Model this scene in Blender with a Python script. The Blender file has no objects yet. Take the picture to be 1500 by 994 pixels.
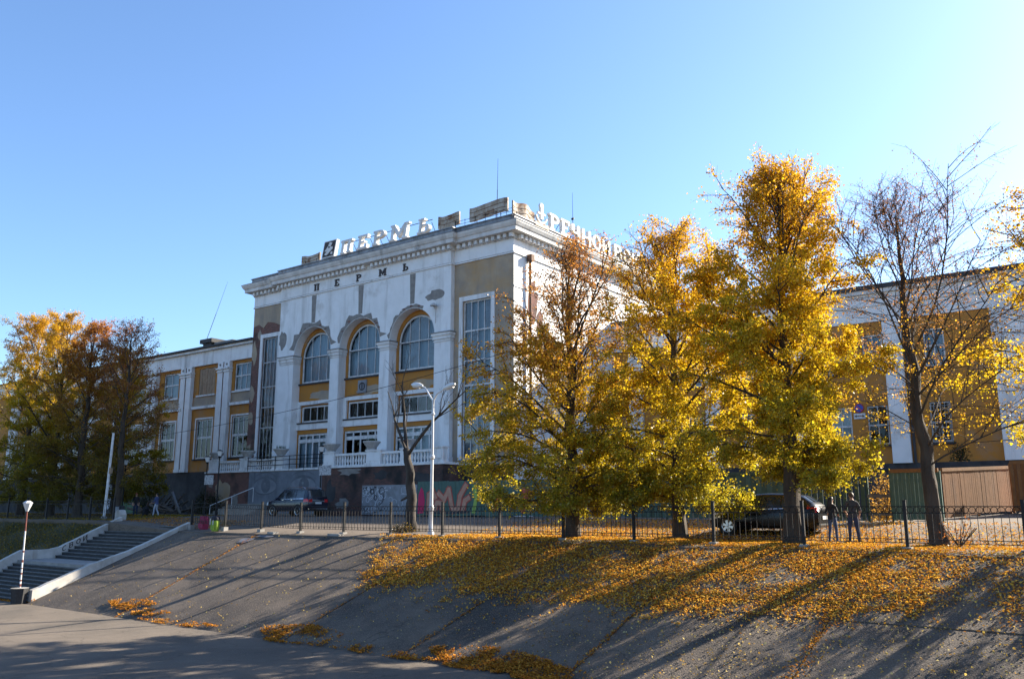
import bpy, bmesh, math, random
import numpy as np
from mathutils import Vector, Matrix

# ---------------------------------------------------------------- camera, sky, sun, exposure
scene = bpy.context.scene
R = math.radians
SUN_AZ, SUN_EL = 25.5, 28.5          # azimuth measured from +Y (building depth) towards +X
cd = bpy.data.cameras.new('camera'); cam = bpy.data.objects.new('camera', cd)
scene.collection.objects.link(cam); scene.camera = cam
cam.location = (0, 0, 1.35)
cam.rotation_euler = (R(90 + 11.06), 0, R(36.8))
cd.sensor_width = 36; cd.lens = 36 * 1248 / 1500
cd.clip_start = 0.1; cd.clip_end = 5000
w = bpy.data.worlds.new('World'); scene.world = w; w.use_nodes = True
wn = w.node_tree.nodes; wl = w.node_tree.links
bg = wn['Background']; sky = wn.new('ShaderNodeTexSky')
sky.sky_type = 'NISHITA'; sky.sun_disc = False
sky.sun_elevation = R(SUN_EL); sky.sun_rotation = R(SUN_AZ)
sky.air_density = 1.0; sky.dust_density = 0.75; sky.ozone_density = 5.5
wl.new(sky.outputs[0], bg.inputs[0]); bg.inputs[1].default_value = 0.082
sd = bpy.data.lights.new('sun', 'SUN'); sun = bpy.data.objects.new('sun', sd)
scene.collection.objects.link(sun)
sd.energy = 5.0; sd.angle = R(0.53); sd.color = (1.0, 0.90, 0.74)
sv = Vector((math.sin(R(SUN_AZ)) * math.cos(R(SUN_EL)), math.cos(R(SUN_AZ)) * math.cos(R(SUN_EL)), math.sin(R(SUN_EL))))
sun.rotation_euler = sv.to_track_quat('Z', 'Y').to_euler()
sun.location = (60, 90, 60)
vs = scene.view_settings
vs.view_transform = 'Standard'; vs.look = 'None'; vs.exposure = 1.85; vs.gamma = 1.0
vs.use_curve_mapping = False

# ---------------------------------------------------------------- helpers
COL = scene.collection
rng = random.Random(7)
BASE = {}

def tag(o, label=None, cat=None, group=None, kind=None):
    if label: o['label'] = label
    if cat: o['category'] = cat
    if group: o['group'] = group
    if kind: o['kind'] = kind
    return o

def thing(name, loc, label, cat, group=None, rz=0.0):
    o = bpy.data.objects.new(name, None); COL.objects.link(o)
    o.location = loc; o.rotation_euler = (0, 0, rz); o.empty_display_size = 0.2
    BASE[o.name] = Vector(loc)
    return tag(o, label, cat, group)

def base_of(p):
    return BASE[p.name] if p is not None else Vector((0, 0, 0))

def put(name, mesh, parent, loc=(0, 0, 0), rot=(0, 0, 0), scale=(1, 1, 1)):
    """link a mesh object; loc is in world axes, made relative to the parent's base"""
    o = bpy.data.objects.new(name, mesh); COL.objects.link(o)
    o.location = Vector(loc) - base_of(parent) if parent else Vector(loc)
    o.rotation_euler = rot; o.scale = scale
    if parent: o.parent = parent
    BASE[o.name] = Vector(loc)
    return o

def copy_tree(o, parent=None):
    c = o.copy(); COL.objects.link(c)
    if parent: c.parent = parent
    for ch in list(o.children): copy_tree(ch, c)
    return c

class MB:
    def __init__(s): s.v = []; s.f = []; s.m = []; s.cm = 0
    def add(s, vs, fs):
        b = len(s.v); s.v += [tuple(p) for p in vs]
        for f in fs: s.f.append(tuple(b + i for i in f)); s.m.append(s.cm)
    def box(s, x0, x1, y0, y1, z0, z1):
        s.add([(x0,y0,z0),(x1,y0,z0),(x1,y1,z0),(x0,y1,z0),(x0,y0,z1),(x1,y0,z1),(x1,y1,z1),(x0,y1,z1)],
              [(0,3,2,1),(4,5,6,7),(0,1,5,4),(1,2,6,5),(2,3,7,6),(3,0,4,7)]); return s
    def quad(s, *p): s.add(p, [tuple(range(len(p)))]); return s
    def prism(s, poly, y0, y1, ax='y'):
        n = len(poly)
        if ax == 'y': a = [(x, y0, z) for x, z in poly]; b = [(x, y1, z) for x, z in poly]
        elif ax == 'x': a = [(y0, x, z) for x, z in poly]; b = [(y1, x, z) for x, z in poly]
        else: a = [(x, z, y0) for x, z in poly]; b = [(x, z, y1) for x, z in poly]
        s.add(a + b, [tuple(range(n)), tuple(range(2*n-1, n-1, -1))] + [(i, n+i, n+(i+1) % n, (i+1) % n) for i in range(n)]); return s
    def tube(s, pts, rad, n=8, caps=True):
        pts = [Vector(p) for p in pts]; k = len(pts)
        if not hasattr(rad, '__len__'): rad = [rad]*k
        b = len(s.v); ref = None
        for i, p in enumerate(pts):
            d = (pts[min(i+1, k-1)] - pts[max(i-1, 0)]).normalized()
            if ref is None:
                ref = Vector((1,0,0)) if abs(d.x) < .9 else Vector((0,1,0))
            u = (ref - d*ref.dot(d)).normalized(); v = d.cross(u); ref = u
            for j in range(n):
                a = 2*math.pi*j/n; s.v.append(tuple(p + (u*math.cos(a) + v*math.sin(a))*rad[i]))
        for i in range(k-1):
            for j in range(n):
                s.f.append((b+i*n+j, b+i*n+(j+1)%n, b+(i+1)*n+(j+1)%n, b+(i+1)*n+j)); s.m.append(s.cm)
        if caps:
            s.f.append(tuple(b+j for j in range(n-1,-1,-1))); s.m.append(s.cm)
            s.f.append(tuple(b+(k-1)*n+j for j in range(n))); s.m.append(s.cm)
        return s
    def lathe(s, prof, c=(0,0,0), n=12, ax='z', sq=False):
        b = len(s.v); cx, cy, cz = c
        for r, h in prof:
            for j in range(n):
                a = 2*math.pi*(j+.5*sq)/n; x, y = r*math.cos(a), r*math.sin(a)
                if ax == 'z': s.v.append((cx+x, cy+y, cz+h))
                elif ax == 'y': s.v.append((cx+x, cy+h, cz+y))
                else: s.v.append((cx+h, cy+x, cz+y))
        k = len(prof)
        for i in range(k-1):
            for j in range(n):
                s.f.append((b+i*n+j, b+i*n+(j+1)%n, b+(i+1)*n+(j+1)%n, b+(i+1)*n+j)); s.m.append(s.cm)
        s.f.append(tuple(b+j for j in range(n-1,-1,-1))); s.m.append(s.cm)
        s.f.append(tuple(b+(k-1)*n+j for j in range(n))); s.m.append(s.cm)
        return s
    def torus(s, c, R_, r, n=12, m=4, ax='y', arc=(0, 2*math.pi)):
        b = len(s.v); full = abs(arc[1]-arc[0]-2*math.pi) < 1e-6; nn = n if full else n+1
        for i in range(nn):
            a = arc[0] + (arc[1]-arc[0])*i/n
            for j in range(m):
                t = 2*math.pi*j/m; q = R_ + r*math.cos(t); h = r*math.sin(t)
                p = (q*math.cos(a), h, q*math.sin(a)) if ax == 'y' else (h, q*math.cos(a), q*math.sin(a)) if ax == 'x' else (q*math.cos(a), q*math.sin(a), h)
                s.v.append((c[0]+p[0], c[1]+p[1], c[2]+p[2]))
        for i in range(n):
            i2 = (i+1) % nn
            for j in range(m):
                s.f.append((b+i*m+j, b+i*m+(j+1)%m, b+i2*m+(j+1)%m, b+i2*m+j)); s.m.append(s.cm)
        return s
    def mesh(s, name, mats, off=(0,0,0), smooth=False, fix=True):
        me = bpy.data.meshes.new(name)
        o = Vector(off)
        me.from_pydata([(x-o[0], y-o[1], z-o[2]) for x, y, z in s.v], [], s.f)
        if not isinstance(mats, (list, tuple)): mats = [mats]
        for m in mats: me.materials.append(M(m))
        if len(mats) > 1: me.polygons.foreach_set('material_index', s.m)
        if fix:
            bm = bmesh.new(); bm.from_mesh(me); bmesh.ops.recalc_face_normals(bm, faces=bm.faces); bm.to_mesh(me); bm.free()
        if smooth:
            me.polygons.foreach_set('use_smooth', [True]*len(me.polygons))
            try: me.set_sharp_from_angle(angle=R(38))
            except Exception: pass
        me.update(); return me
    def build(s, name, mat, parent=None, smooth=False, loc=None, fix=True):
        """vertices are in world coordinates; the origin goes to loc (or to the parent's base)"""
        if loc is None: loc = base_of(parent) if parent else Vector((0,0,0))
        return put(name, s.mesh(name, mat, loc, smooth, fix), parent, loc)

# ---------------------------------------------------------------- materials
MATS = {}
def M(n): return MATS[n] if isinstance(n, str) else n

def mat(name, c1, c2=None, scale=2.0, rough=0.85, bump=0.0, bscale=40.0, streak=None, streak_col=None, metal=0.0,
        spec=0.4, detail=6, contrast=(0.35, 0.65), c3=None, c3scale=0.6, c3range=(0.55, 0.7), stretch=(1,1,1)):
    m = bpy.data.materials.new(name); MATS[name] = m; m.use_nodes = True
    nt = m.node_tree; N = nt.nodes; L = nt.links
    b = N['Principled BSDF']; b.inputs['Roughness'].default_value = rough; b.inputs['Metallic'].default_value = metal
    b.inputs['Specular IOR Level'].default_value = spec
    g = N.new('ShaderNodeNewGeometry')
    def noise(sc, vecscale=(1,1,1), det=detail, rgh=0.6):
        mp = N.new('ShaderNodeMapping'); mp.inputs['Scale'].default_value = vecscale
        L.new(g.outputs['Position'], mp.inputs[0])
        t = N.new('ShaderNodeTexNoise'); t.inputs['Scale'].default_value = sc; t.inputs['Detail'].default_value = det
        t.inputs['Roughness'].default_value = rgh
        L.new(mp.outputs[0], t.inputs['Vector']); return t.outputs['Fac']
    def rampf(fac, lo, hi):
        r = N.new('ShaderNodeMapRange'); r.inputs['From Min'].default_value = lo; r.inputs['From Max'].default_value = hi
        L.new(fac, r.inputs['Value']); return r.outputs[0]
    def mix(f, a, bb):
        x = N.new('ShaderNodeMix'); x.data_type = 'RGBA'
        if hasattr(f, 'links') or not isinstance(f, float): L.new(f, x.inputs['Factor'])
        else: x.inputs['Factor'].default_value = f
        for k, v in ((6, a), (7, bb)):
            if isinstance(v, tuple): x.inputs[k].default_value = (*v, 1)
            else: L.new(v, x.inputs[k])
        return x.outputs[2]
    col = c1
    if c2 is not None: col = mix(rampf(noise(scale, stretch), *contrast), c1, c2)
    if c3 is not None: col = mix(rampf(noise(c3scale, stretch, 8, 0.65), *c3range), col, c3)
    if streak is not None:
        col = mix(rampf(noise(streak, (1, 1, 0.12), 7, 0.65), 0.52, 0.74), col, streak_col or (0.2, 0.19, 0.18))
    if isinstance(col, tuple): b.inputs['Base Color'].default_value = (*col, 1)
    else: L.new(col, b.inputs['Base Color'])
    if bump > 0:
        bp = N.new('ShaderNodeBump'); bp.inputs['Strength'].default_value = bump; bp.inputs['Distance'].default_value = 0.02
        L.new(noise(bscale), bp.inputs['Height']); L.new(bp.outputs[0], b.inputs['Normal'])
    return m

mat('white_plaster', (0.77,0.77,0.77), (0.69,0.69,0.68), 0.8, 0.9, 0.25, 12, streak=0.9, streak_col=(0.46,0.45,0.43), c3=(0.50,0.48,0.45), c3scale=0.4, c3range=(0.57,0.72))
mat('white_trim', (0.74,0.74,0.73), (0.66,0.65,0.64), 1.6, 0.9, 0.2, 14, streak=1.4, streak_col=(0.34,0.33,0.31))
mat('cornice_stone', (0.68,0.67,0.65), (0.50,0.49,0.47), 1.2, 0.9, 0.3, 14, streak=0.8, streak_col=(0.26,0.25,0.24), c3=(0.09,0.088,0.085), c3scale=0.25, c3range=(0.60,0.72))
mat('ochre', (0.44,0.185,0.030), (0.35,0.16,0.04), 1.0, 0.9, 0.25, 12, c3=(0.34,0.21,0.12), c3scale=0.5, c3range=(0.52,0.72))
mat('ochre_faded', (0.41,0.315,0.215), (0.29,0.24,0.19), 0.9, 0.92, 0.3, 10, streak=0.6, streak_col=(0.22,0.19,0.16), c3=(0.42,0.25,0.10), c3scale=0.3, c3range=(0.52,0.76))
mat('bare_plaster', (0.27,0.25,0.23), (0.19,0.175,0.16), 2.5, 0.95, 0.5, 10)
mat('plinth_dark', (0.030,0.030,0.033), (0.062,0.060,0.062), 1.0, 0.92, 0.3, 10, streak=1.0, streak_col=(0.025,0.025,0.027))
mat('roof_metal', (0.16,0.165,0.175), (0.30,0.30,0.31), 1.6, 0.6, 0.2, 6, streak=1.1, streak_col=(0.08,0.06,0.05), metal=0.3)
mat('roof_dark', (0.03,0.03,0.033), (0.06,0.06,0.062), 1.2, 0.8)
mat('window_frame', (0.66,0.66,0.65), (0.45,0.44,0.43), 2.5, 0.7, 0.15, 20)
mat('window_wood', (0.30,0.30,0.30), (0.42,0.42,0.42), 2.5, 0.75)
mat('curtain', (0.50,0.56,0.60), (0.36,0.42,0.47), 3, 0.95, stretch=(3,3,0.15))
mat('curtain_brown', (0.085,0.062,0.046), (0.05,0.038,0.03), 3, 0.95, stretch=(3,3,0.15))
mat('interior', (0.03,0.03,0.032), (0.05,0.05,0.05), 1.0, 0.95)
mat('sign_white', (0.74,0.73,0.71), (0.60,0.59,0.57), 2.5, 0.7, 0.1, 10, streak=2.0, streak_col=(0.36,0.27,0.18))
mat('sign_flag', (0.48,0.44,0.38), (0.30,0.23,0.16), 1.6, 0.8, 0.2, 8, streak=1.7, streak_col=(0.11,0.06,0.035), c3=(0.17,0.08,0.035), c3scale=1.3, c3range=(0.52,0.62))
mat('letter_black', (0.030,0.022,0.022), (0.05,0.035,0.03), 4, 0.6)
mat('rust', (0.10,0.055,0.035), (0.16,0.085,0.05), 6, 0.8)
mat('black_iron', (0.010,0.010,0.011), (0.018,0.017,0.017), 6, 0.6, 0.1, 40, spec=0.25)
mat('steel_paint', (0.62,0.63,0.64), (0.52,0.53,0.54), 3, 0.45, metal=0.1)
mat('pole_white', (0.70,0.70,0.69), (0.48,0.47,0.45), 4, 0.6)
mat('pole_red', (0.20,0.045,0.03), (0.12,0.04,0.03), 6, 0.7)
mat('bark', (0.040,0.030,0.022), (0.075,0.058,0.043), 5, 0.95, 0.9, 18, stretch=(1,1,0.25))
mat('bark_grey', (0.062,0.053,0.045), (0.028,0.023,0.019), 5, 0.95, 0.9, 18, stretch=(1,1,0.25))
mat('plank_green', (0.050,0.088,0.062), (0.070,0.105,0.078), 3, 0.85, 0.3, 20, streak=3, streak_col=(0.035,0.06,0.04))
mat('plank_green_b', (0.065,0.120,0.100), (0.085,0.140,0.115), 3, 0.85, 0.3, 20, streak=3, streak_col=(0.04,0.08,0.05))
mat('plank_brown', (0.165,0.066,0.017), (0.21,0.090,0.026), 3, 0.85, 0.3, 20, streak=3, streak_col=(0.12,0.06,0.03))
mat('plank_tan', (0.25,0.125,0.045), (0.19,0.090,0.032), 3, 0.85, 0.3, 20, streak=3, streak_col=(0.16,0.09,0.045))
mat('plank_board', (0.26,0.17,0.105), (0.34,0.235,0.15), 3, 0.85, 0.3, 20, streak=3, streak_col=(0.12,0.08,0.05))
mat('old_wood', (0.10,0.088,0.075), (0.17,0.15,0.13), 3, 0.9, 0.4, 20, stretch=(1,1,0.3))
mat('concrete', (0.30,0.285,0.265), (0.22,0.21,0.195), 1.5, 0.92, 0.4, 14, c3=(0.15,0.14,0.13), c3scale=0.7, c3range=(0.55,0.72))
mat('step_stone', (0.030,0.030,0.031), (0.048,0.047,0.047), 2.0, 0.9, 0.4, 14)
mat('step_edge', (0.15,0.15,0.145), (0.075,0.075,0.073), 3.0, 0.9, 0.3, 14)
mat('parapet_white', (0.50,0.475,0.44), (0.37,0.35,0.315), 1.5, 0.9, 0.3, 12, streak=1.2, streak_col=(0.28,0.24,0.20), c3=(0.30,0.26,0.22), c3scale=0.9, c3range=(0.60,0.74))
mat('urn_stone', (0.52,0.50,0.48), (0.36,0.35,0.33), 4, 0.9, 0.4, 20)
mat('car_black', (0.005,0.005,0.006), None, rough=0.25, spec=0.35)
mat('car_navy', (0.004,0.007,0.020), None, rough=0.20, spec=0.6)
mat('car_glass', (0.015,0.02,0.024), None, rough=0.06, spec=0.8)
mat('tyre', (0.012,0.012,0.012), (0.02,0.02,0.02), 20, 0.85)
mat('rim', (0.50,0.51,0.52), None, rough=0.28, metal=0.9)
mat('chrome', (0.70,0.70,0.71), None, rough=0.15, metal=1.0)
mat('tail_red', (0.55,0.015,0.015), None, rough=0.25, spec=0.6)
mat('lamp_clear', (0.62,0.63,0.62), None, rough=0.2, spec=0.6)
mat('plate_white', (0.60,0.60,0.60), (0.50,0.50,0.50), 6, 0.6)
mat('notice', (0.46,0.46,0.46), (0.20,0.20,0.21), 9, 0.8, contrast=(0.45,0.6))
mat('skin', (0.46,0.27,0.19), None, rough=0.6)
mat('hair_brown', (0.045,0.026,0.015), (0.08,0.045,0.025), 30, 0.6)
mat('hair_black', (0.010,0.008,0.008), (0.02,0.016,0.015), 30, 0.5)
mat('tee_charcoal', (0.035,0.038,0.045), (0.05,0.053,0.06), 14, 0.9)
mat('jacket_black', (0.012,0.013,0.017), (0.022,0.023,0.028), 14, 0.8)
mat('jeans', (0.055,0.085,0.165), (0.035,0.055,0.115), 9, 0.9)
mat('jeans_dark', (0.028,0.042,0.090), (0.020,0.030,0.062), 9, 0.9)
mat('jacket_blue', (0.075,0.10,0.22), (0.06,0.08,0.17), 9, 0.9)
mat('trousers_white', (0.42,0.45,0.52), (0.34,0.36,0.42), 9, 0.9)
mat('cap_red', (0.40,0.09,0.05), None, rough=0.9)
mat('shoe', (0.015,0.014,0.014), None, rough=0.6)
mat('bag_pink', (0.30,0.02,0.07), (0.20,0.015,0.05), 8, 0.7)
mat('bag_lime', (0.25,0.36,0.03), (0.15,0.24,0.02), 8, 0.7)
mat('bag_black', (0.015,0.017,0.03), None, rough=0.7)
mat('sign_blue', (0.02,0.05,0.32), None, rough=0.4)
mat('sign_red', (0.50,0.02,0.02), None, rough=0.4)
mat('paint_faded', (0.17,0.175,0.20), (0.11,0.10,0.10), 4, 0.9)
mat('paint_white', (0.55,0.57,0.62), (0.42,0.44,0.48), 3, 0.85)
mat('paint_red', (0.42,0.10,0.075), (0.34,0.07,0.05), 3, 0.85)
mat('paint_hotpink', (0.50,0.03,0.10), None, rough=0.85)
mat('paint_peach', (0.48,0.27,0.19), (0.40,0.21,0.14), 3, 0.85)
mat('paint_teal', (0.10,0.22,0.19), (0.13,0.26,0.22), 3, 0.85)
mat('paint_dark', (0.035,0.035,0.045), None, rough=0.85)
mat('paint_blue', (0.035,0.075,0.26), None, rough=0.85)
mat('paint_lime', (0.28,0.40,0.09), None, rough=0.85)
mat('paint_orange', (0.55,0.14,0.03), None, rough=0.85)
mat('eye_grey', (0.235,0.25,0.275), (0.17,0.185,0.21), 1.6, 0.9)
mat('eye_dark', (0.105,0.113,0.127), (0.15,0.163,0.185), 1.6, 0.9)
mat('mural_board', (0.20,0.22,0.25), (0.15,0.165,0.19), 1.5, 0.9, 0.2, 12, streak=1.2, streak_col=(0.09,0.10,0.115))
mat('weed', (0.035,0.060,0.020), (0.06,0.075,0.025), 3, 0.9)
mat('dry_stalk', (0.20,0.12,0.05), (0.14,0.085,0.035), 3, 0.9)
mat('debris_grey', (0.26,0.27,0.29), (0.18,0.18,0.19), 2, 0.9)
mat('metal_door', (0.045,0.12,0.055), (0.035,0.085,0.045), 2, 0.7, streak=1.5, streak_col=(0.03,0.05,0.03))
mat('cable', (0.02,0.02,0.02), None, rough=0.7)
mat('rubber_bin', (0.020,0.020,0.022), (0.035,0.035,0.036), 8, 0.8)

def ground_mat(name, c1, c2, c3, speck, scale=0.7, bump=0.35, crack=True):
    m = mat(name, c1, c2, scale, 0.93, 0, detail=8)
    nt = m.node_tree; N = nt.nodes; L = nt.links; b = N['Principled BSDF']
    g = [n for n in N if n.type == 'NEW_GEOMETRY'][0]
    src = b.inputs['Base Color'].links[0].from_socket
    def noise(sc, det=5, vec=None):
        t = N.new('ShaderNodeTexNoise'); t.inputs['Scale'].default_value = sc; t.inputs['Detail'].default_value = det
        L.new(vec or g.outputs['Position'], t.inputs['Vector']); return t
    def rng_(fac, lo, hi):
        r = N.new('ShaderNodeMapRange'); r.inputs['From Min'].default_value = lo; r.inputs['From Max'].default_value = hi
        L.new(fac, r.inputs['Value']); return r.outputs[0]
    def mix(f, a, c):
        x = N.new('ShaderNodeMix'); x.data_type = 'RGBA'; L.new(f, x.inputs['Factor'])
        L.new(a, x.inputs[6]); x.inputs[7].default_value = (*c, 1); return x.outputs[2]
    col = mix(rng_(noise(0.34, 9).outputs['Fac'], 0.47, 0.66), src, c3)
    fine = noise(28, 3)
    col = mix(rng_(fine.outputs['Fac'], 0.56, 0.68), col, speck)
    fine2 = noise(60, 2)
    col = mix(rng_(fine2.outputs['Fac'], 0.60, 0.70), col, tuple(x*0.45 for x in c1))
    if crack:
        wob = noise(0.8, 4)
        vm = N.new('ShaderNodeVectorMath'); vm.operation = 'MULTIPLY_ADD'
        L.new(wob.outputs['Color'], vm.inputs[0]); vm.inputs[1].default_value = (1.6,1.6,1.6); L.new(g.outputs['Position'], vm.inputs[2])
        vo = N.new('ShaderNodeTexVoronoi'); vo.feature = 'DISTANCE_TO_EDGE'; vo.inputs['Scale'].default_value = 0.33
        L.new(vm.outputs[0], vo.inputs['Vector'])
        inv = N.new('ShaderNodeMapRange'); inv.inputs['From Min'].default_value = 0.0; inv.inputs['From Max'].default_value = 0.010
        inv.inputs['To Min'].default_value = 0.75; inv.inputs['To Max'].default_value = 0.0
        L.new(vo.outputs['Distance'], inv.inputs['Value'])
        col = mix(inv.outputs[0], col, tuple(x*0.35 for x in c1))
    L.new(col, b.inputs['Base Color'])
    bp = N.new('ShaderNodeBump'); bp.inputs['Strength'].default_value = bump; bp.inputs['Distance'].default_value = 0.03
    L.new(noise(22, 6).outputs['Fac'], bp.inputs['Height']); L.new(bp.outputs[0], b.inputs['Normal'])
    return m
ground_mat('asphalt_terrace', (0.135,0.105,0.080), (0.105,0.083,0.063), (0.080,0.064,0.050), (0.19,0.145,0.11))
ground_mat('asphalt_slope', (0.138,0.105,0.077), (0.080,0.061,0.046), (0.045,0.036,0.029), (0.24,0.185,0.14), bump=0.9)  # asphalt mottling, its dark patches deepened to imitate a pattern of shadows
ground_mat('asphalt_quay', (0.125,0.100,0.077), (0.095,0.077,0.060), (0.070,0.058,0.046), (0.17,0.138,0.108))
ground_mat('earth_bank', (0.075,0.062,0.035), (0.055,0.055,0.025), (0.045,0.038,0.022), (0.14,0.10,0.05), crack=False)

def brick_mat(name, c1, c2, mortar, bias):
    m = bpy.data.materials.new(name); MATS[name] = m; m.use_nodes = True
    N = m.node_tree.nodes; L = m.node_tree.links; b = N['Principled BSDF']; b.inputs['Roughness'].default_value = 0.95
    g = N.new('ShaderNodeNewGeometry'); sp = N.new('ShaderNodeSeparateXYZ'); cb = N.new('ShaderNodeCombineXYZ')
    L.new(g.outputs['Position'], sp.inputs[0])
    ad = N.new('ShaderNodeMath'); L.new(sp.outputs[0], ad.inputs[0]); L.new(sp.outputs[1], ad.inputs[1])
    L.new(ad.outputs[0], cb.inputs[0]); L.new(sp.outputs[2], cb.inputs[1])
    br = N.new('ShaderNodeTexBrick'); br.inputs['Scale'].default_value = 1.0
    br.inputs['Brick Width'].default_value = 0.26; br.inputs['Row Height'].default_value = 0.077; br.inputs['Mortar Size'].default_value = 0.008
    br.inputs['Color1'].default_value = (*c1, 1); br.inputs['Color2'].default_value = (*c2, 1); br.inputs['Mortar'].default_value = (*mortar, 1)
    L.new(cb.outputs[0], br.inputs['Vector'])
    n = N.new('ShaderNodeTexNoise'); n.inputs['Scale'].default_value = 0.7; n.inputs['Detail'].default_value = 8; L.new(g.outputs['Position'], n.inputs['Vector'])
    mr = N.new('ShaderNodeMapRange'); mr.inputs['From Min'].default_value = 0.5; mr.inputs['From Max'].default_value = 0.68; L.new(n.outputs['Fac'], mr.inputs['Value'])
    x = N.new('ShaderNodeMix'); x.data_type = 'RGBA'; L.new(mr.outputs[0], x.inputs['Factor']); L.new(br.outputs['Color'], x.inputs[6]); x.inputs[7].default_value = (*bias, 1)
    L.new(x.outputs[2], b.inputs['Base Color'])
    bp = N.new('ShaderNodeBump'); bp.inputs['Strength'].default_value = 0.6; bp.inputs['Distance'].default_value = 0.02; bp.invert = True
    L.new(br.outputs['Fac'], bp.inputs['Height']); L.new(bp.outputs[0], b.inputs['Normal'])
brick_mat('brick_red', (0.20,0.070,0.048), (0.11,0.042,0.032), (0.22,0.195,0.17), (0.06,0.040,0.034))
brick_mat('brick_dark', (0.135,0.052,0.038), (0.065,0.030,0.026), (0.13,0.115,0.10), (0.022,0.020,0.020))

def glass_mat():
    m = bpy.data.materials.new('glass'); MATS['glass'] = m; m.use_nodes = True
    N = m.node_tree.nodes; L = m.node_tree.links; N.remove(N['Principled BSDF']); out = N['Material Output']
    t = N.new('ShaderNodeBsdfTransparent'); t.inputs[0].default_value = (0.62,0.70,0.74,1)
    gl = N.new('ShaderNodeBsdfGlossy'); gl.inputs['Roughness'].default_value = 0.03; gl.inputs[0].default_value = (0.9,0.95,1,1)
    fr = N.new('ShaderNodeFresnel'); fr.inputs['IOR'].default_value = 1.36
    mx = N.new('ShaderNodeMixShader'); L.new(fr.outputs[0], mx.inputs[0]); L.new(t.outputs[0], mx.inputs[1]); L.new(gl.outputs[0], mx.inputs[2])
    L.new(mx.outputs[0], out.inputs[0])
glass_mat()

def glass_dusty():
    m = bpy.data.materials.new('glass_dusty'); MATS['glass_dusty'] = m; m.use_nodes = True
    N = m.node_tree.nodes; L = m.node_tree.links; N.remove(N['Principled BSDF']); out = N['Material Output']
    t = N.new('ShaderNodeBsdfTransparent'); t.inputs[0].default_value = (0.5,0.56,0.6,1)
    d = N.new('ShaderNodeBsdfDiffuse'); d.inputs[0].default_value = (0.085,0.095,0.10,1)
    gl = N.new('ShaderNodeBsdfGlossy'); gl.inputs['Roughness'].default_value = 0.12
    n = N.new('ShaderNodeTexNoise'); n.inputs['Scale'].default_value = 1.3; n.inputs['Detail'].default_value = 6
    g = N.new('ShaderNodeNewGeometry'); L.new(g.outputs['Position'], n.inputs['Vector'])
    r = N.new('ShaderNodeMapRange'); r.inputs['From Min'].default_value = 0.35; r.inputs['From Max'].default_value = 0.75; r.inputs['To Max'].default_value = 0.7; L.new(n.outputs['Fac'], r.inputs['Value'])
    m1 = N.new('ShaderNodeMixShader'); L.new(r.outputs[0], m1.inputs[0]); L.new(t.outputs[0], m1.inputs[1]); L.new(d.outputs[0], m1.inputs[2])
    m2 = N.new('ShaderNodeMixShader'); m2.inputs[0].default_value = 0.07; L.new(m1.outputs[0], m2.inputs[1]); L.new(gl.outputs[0], m2.inputs[2]); L.new(m2.outputs[0], out.inputs[0])
glass_dusty()
def leaf_mat(name, trans=0.5, gain=1.0, gloss=0.035):
    m = bpy.data.materials.new(name); MATS[name] = m; m.use_nodes = True
    N = m.node_tree.nodes; L = m.node_tree.links; N.remove(N['Principled BSDF']); out = N['Material Output']
    a = N.new('ShaderNodeAttribute'); a.attribute_name = 'leafcol'
    d = N.new('ShaderNodeBsdfDiffuse'); t = N.new('ShaderNodeBsdfTranslucent'); gl = N.new('ShaderNodeBsdfGlossy')
    gl.inputs['Roughness'].default_value = 0.35
    L.new(a.outputs['Color'], d.inputs[0])
    mu = N.new('ShaderNodeMix'); mu.data_type = 'RGBA'; mu.blend_type = 'MULTIPLY'; mu.inputs['Factor'].default_value = 1.0
    L.new(a.outputs['Color'], mu.inputs[6]); mu.inputs[7].default_value = (1.25*gain, 1.15*gain, 0.6*gain, 1)
    L.new(mu.outputs[2], t.inputs[0])
    m1 = N.new('ShaderNodeMixShader'); m1.inputs[0].default_value = trans; L.new(d.outputs[0], m1.inputs[1]); L.new(t.outputs[0], m1.inputs[2])
    m2 = N.new('ShaderNodeMixShader'); m2.inputs[0].default_value = gloss; L.new(m1.outputs[0], m2.inputs[1]); L.new(gl.outputs[0], m2.inputs[2])
    L.new(m2.outputs[0], out.inputs[0])
leaf_mat('leaf_tree', 0.58, gloss=0.02)
leaf_mat('leaf_litter', 0.25, gloss=0.0)
leaf_mat('grass_blade', 0.35)
# ---------------------------------------------------------------- the setting: ground, quay, embankment
def sst(t): t = max(0.0, min(1.0, t)); return t*t*(3-2*t)
def lf(x): return max(0.0, min(1.4, (-20-x)/27.0))
def foot(x): t = lf(x); return 20.3+1.2*t, -3.3-0.27*t          # y, z of the foot of the bank
def G(x, y):
    left = 0.42*sst((-46 - x)/10)
    r = sst((y-31)/7.0)
    z = left + (0.65-left)*r
    z += 0.40*sst((x+11)/6)*sst((y-39)/11)
    z -= 0.13*sst((30.95-y)/1.15)*sst((x+58)/4)
    return z + 0.012*math.sin(x*1.7+y)*math.cos(y*1.3)
TOPY = 29.85
def slope_z(x, y):
    fy, fz = foot(x); return -0.145 + (y-TOPY)*((-0.145-fz)/(TOPY-fy))
def Q(x): return -3.3-0.27*lf(x)

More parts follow.
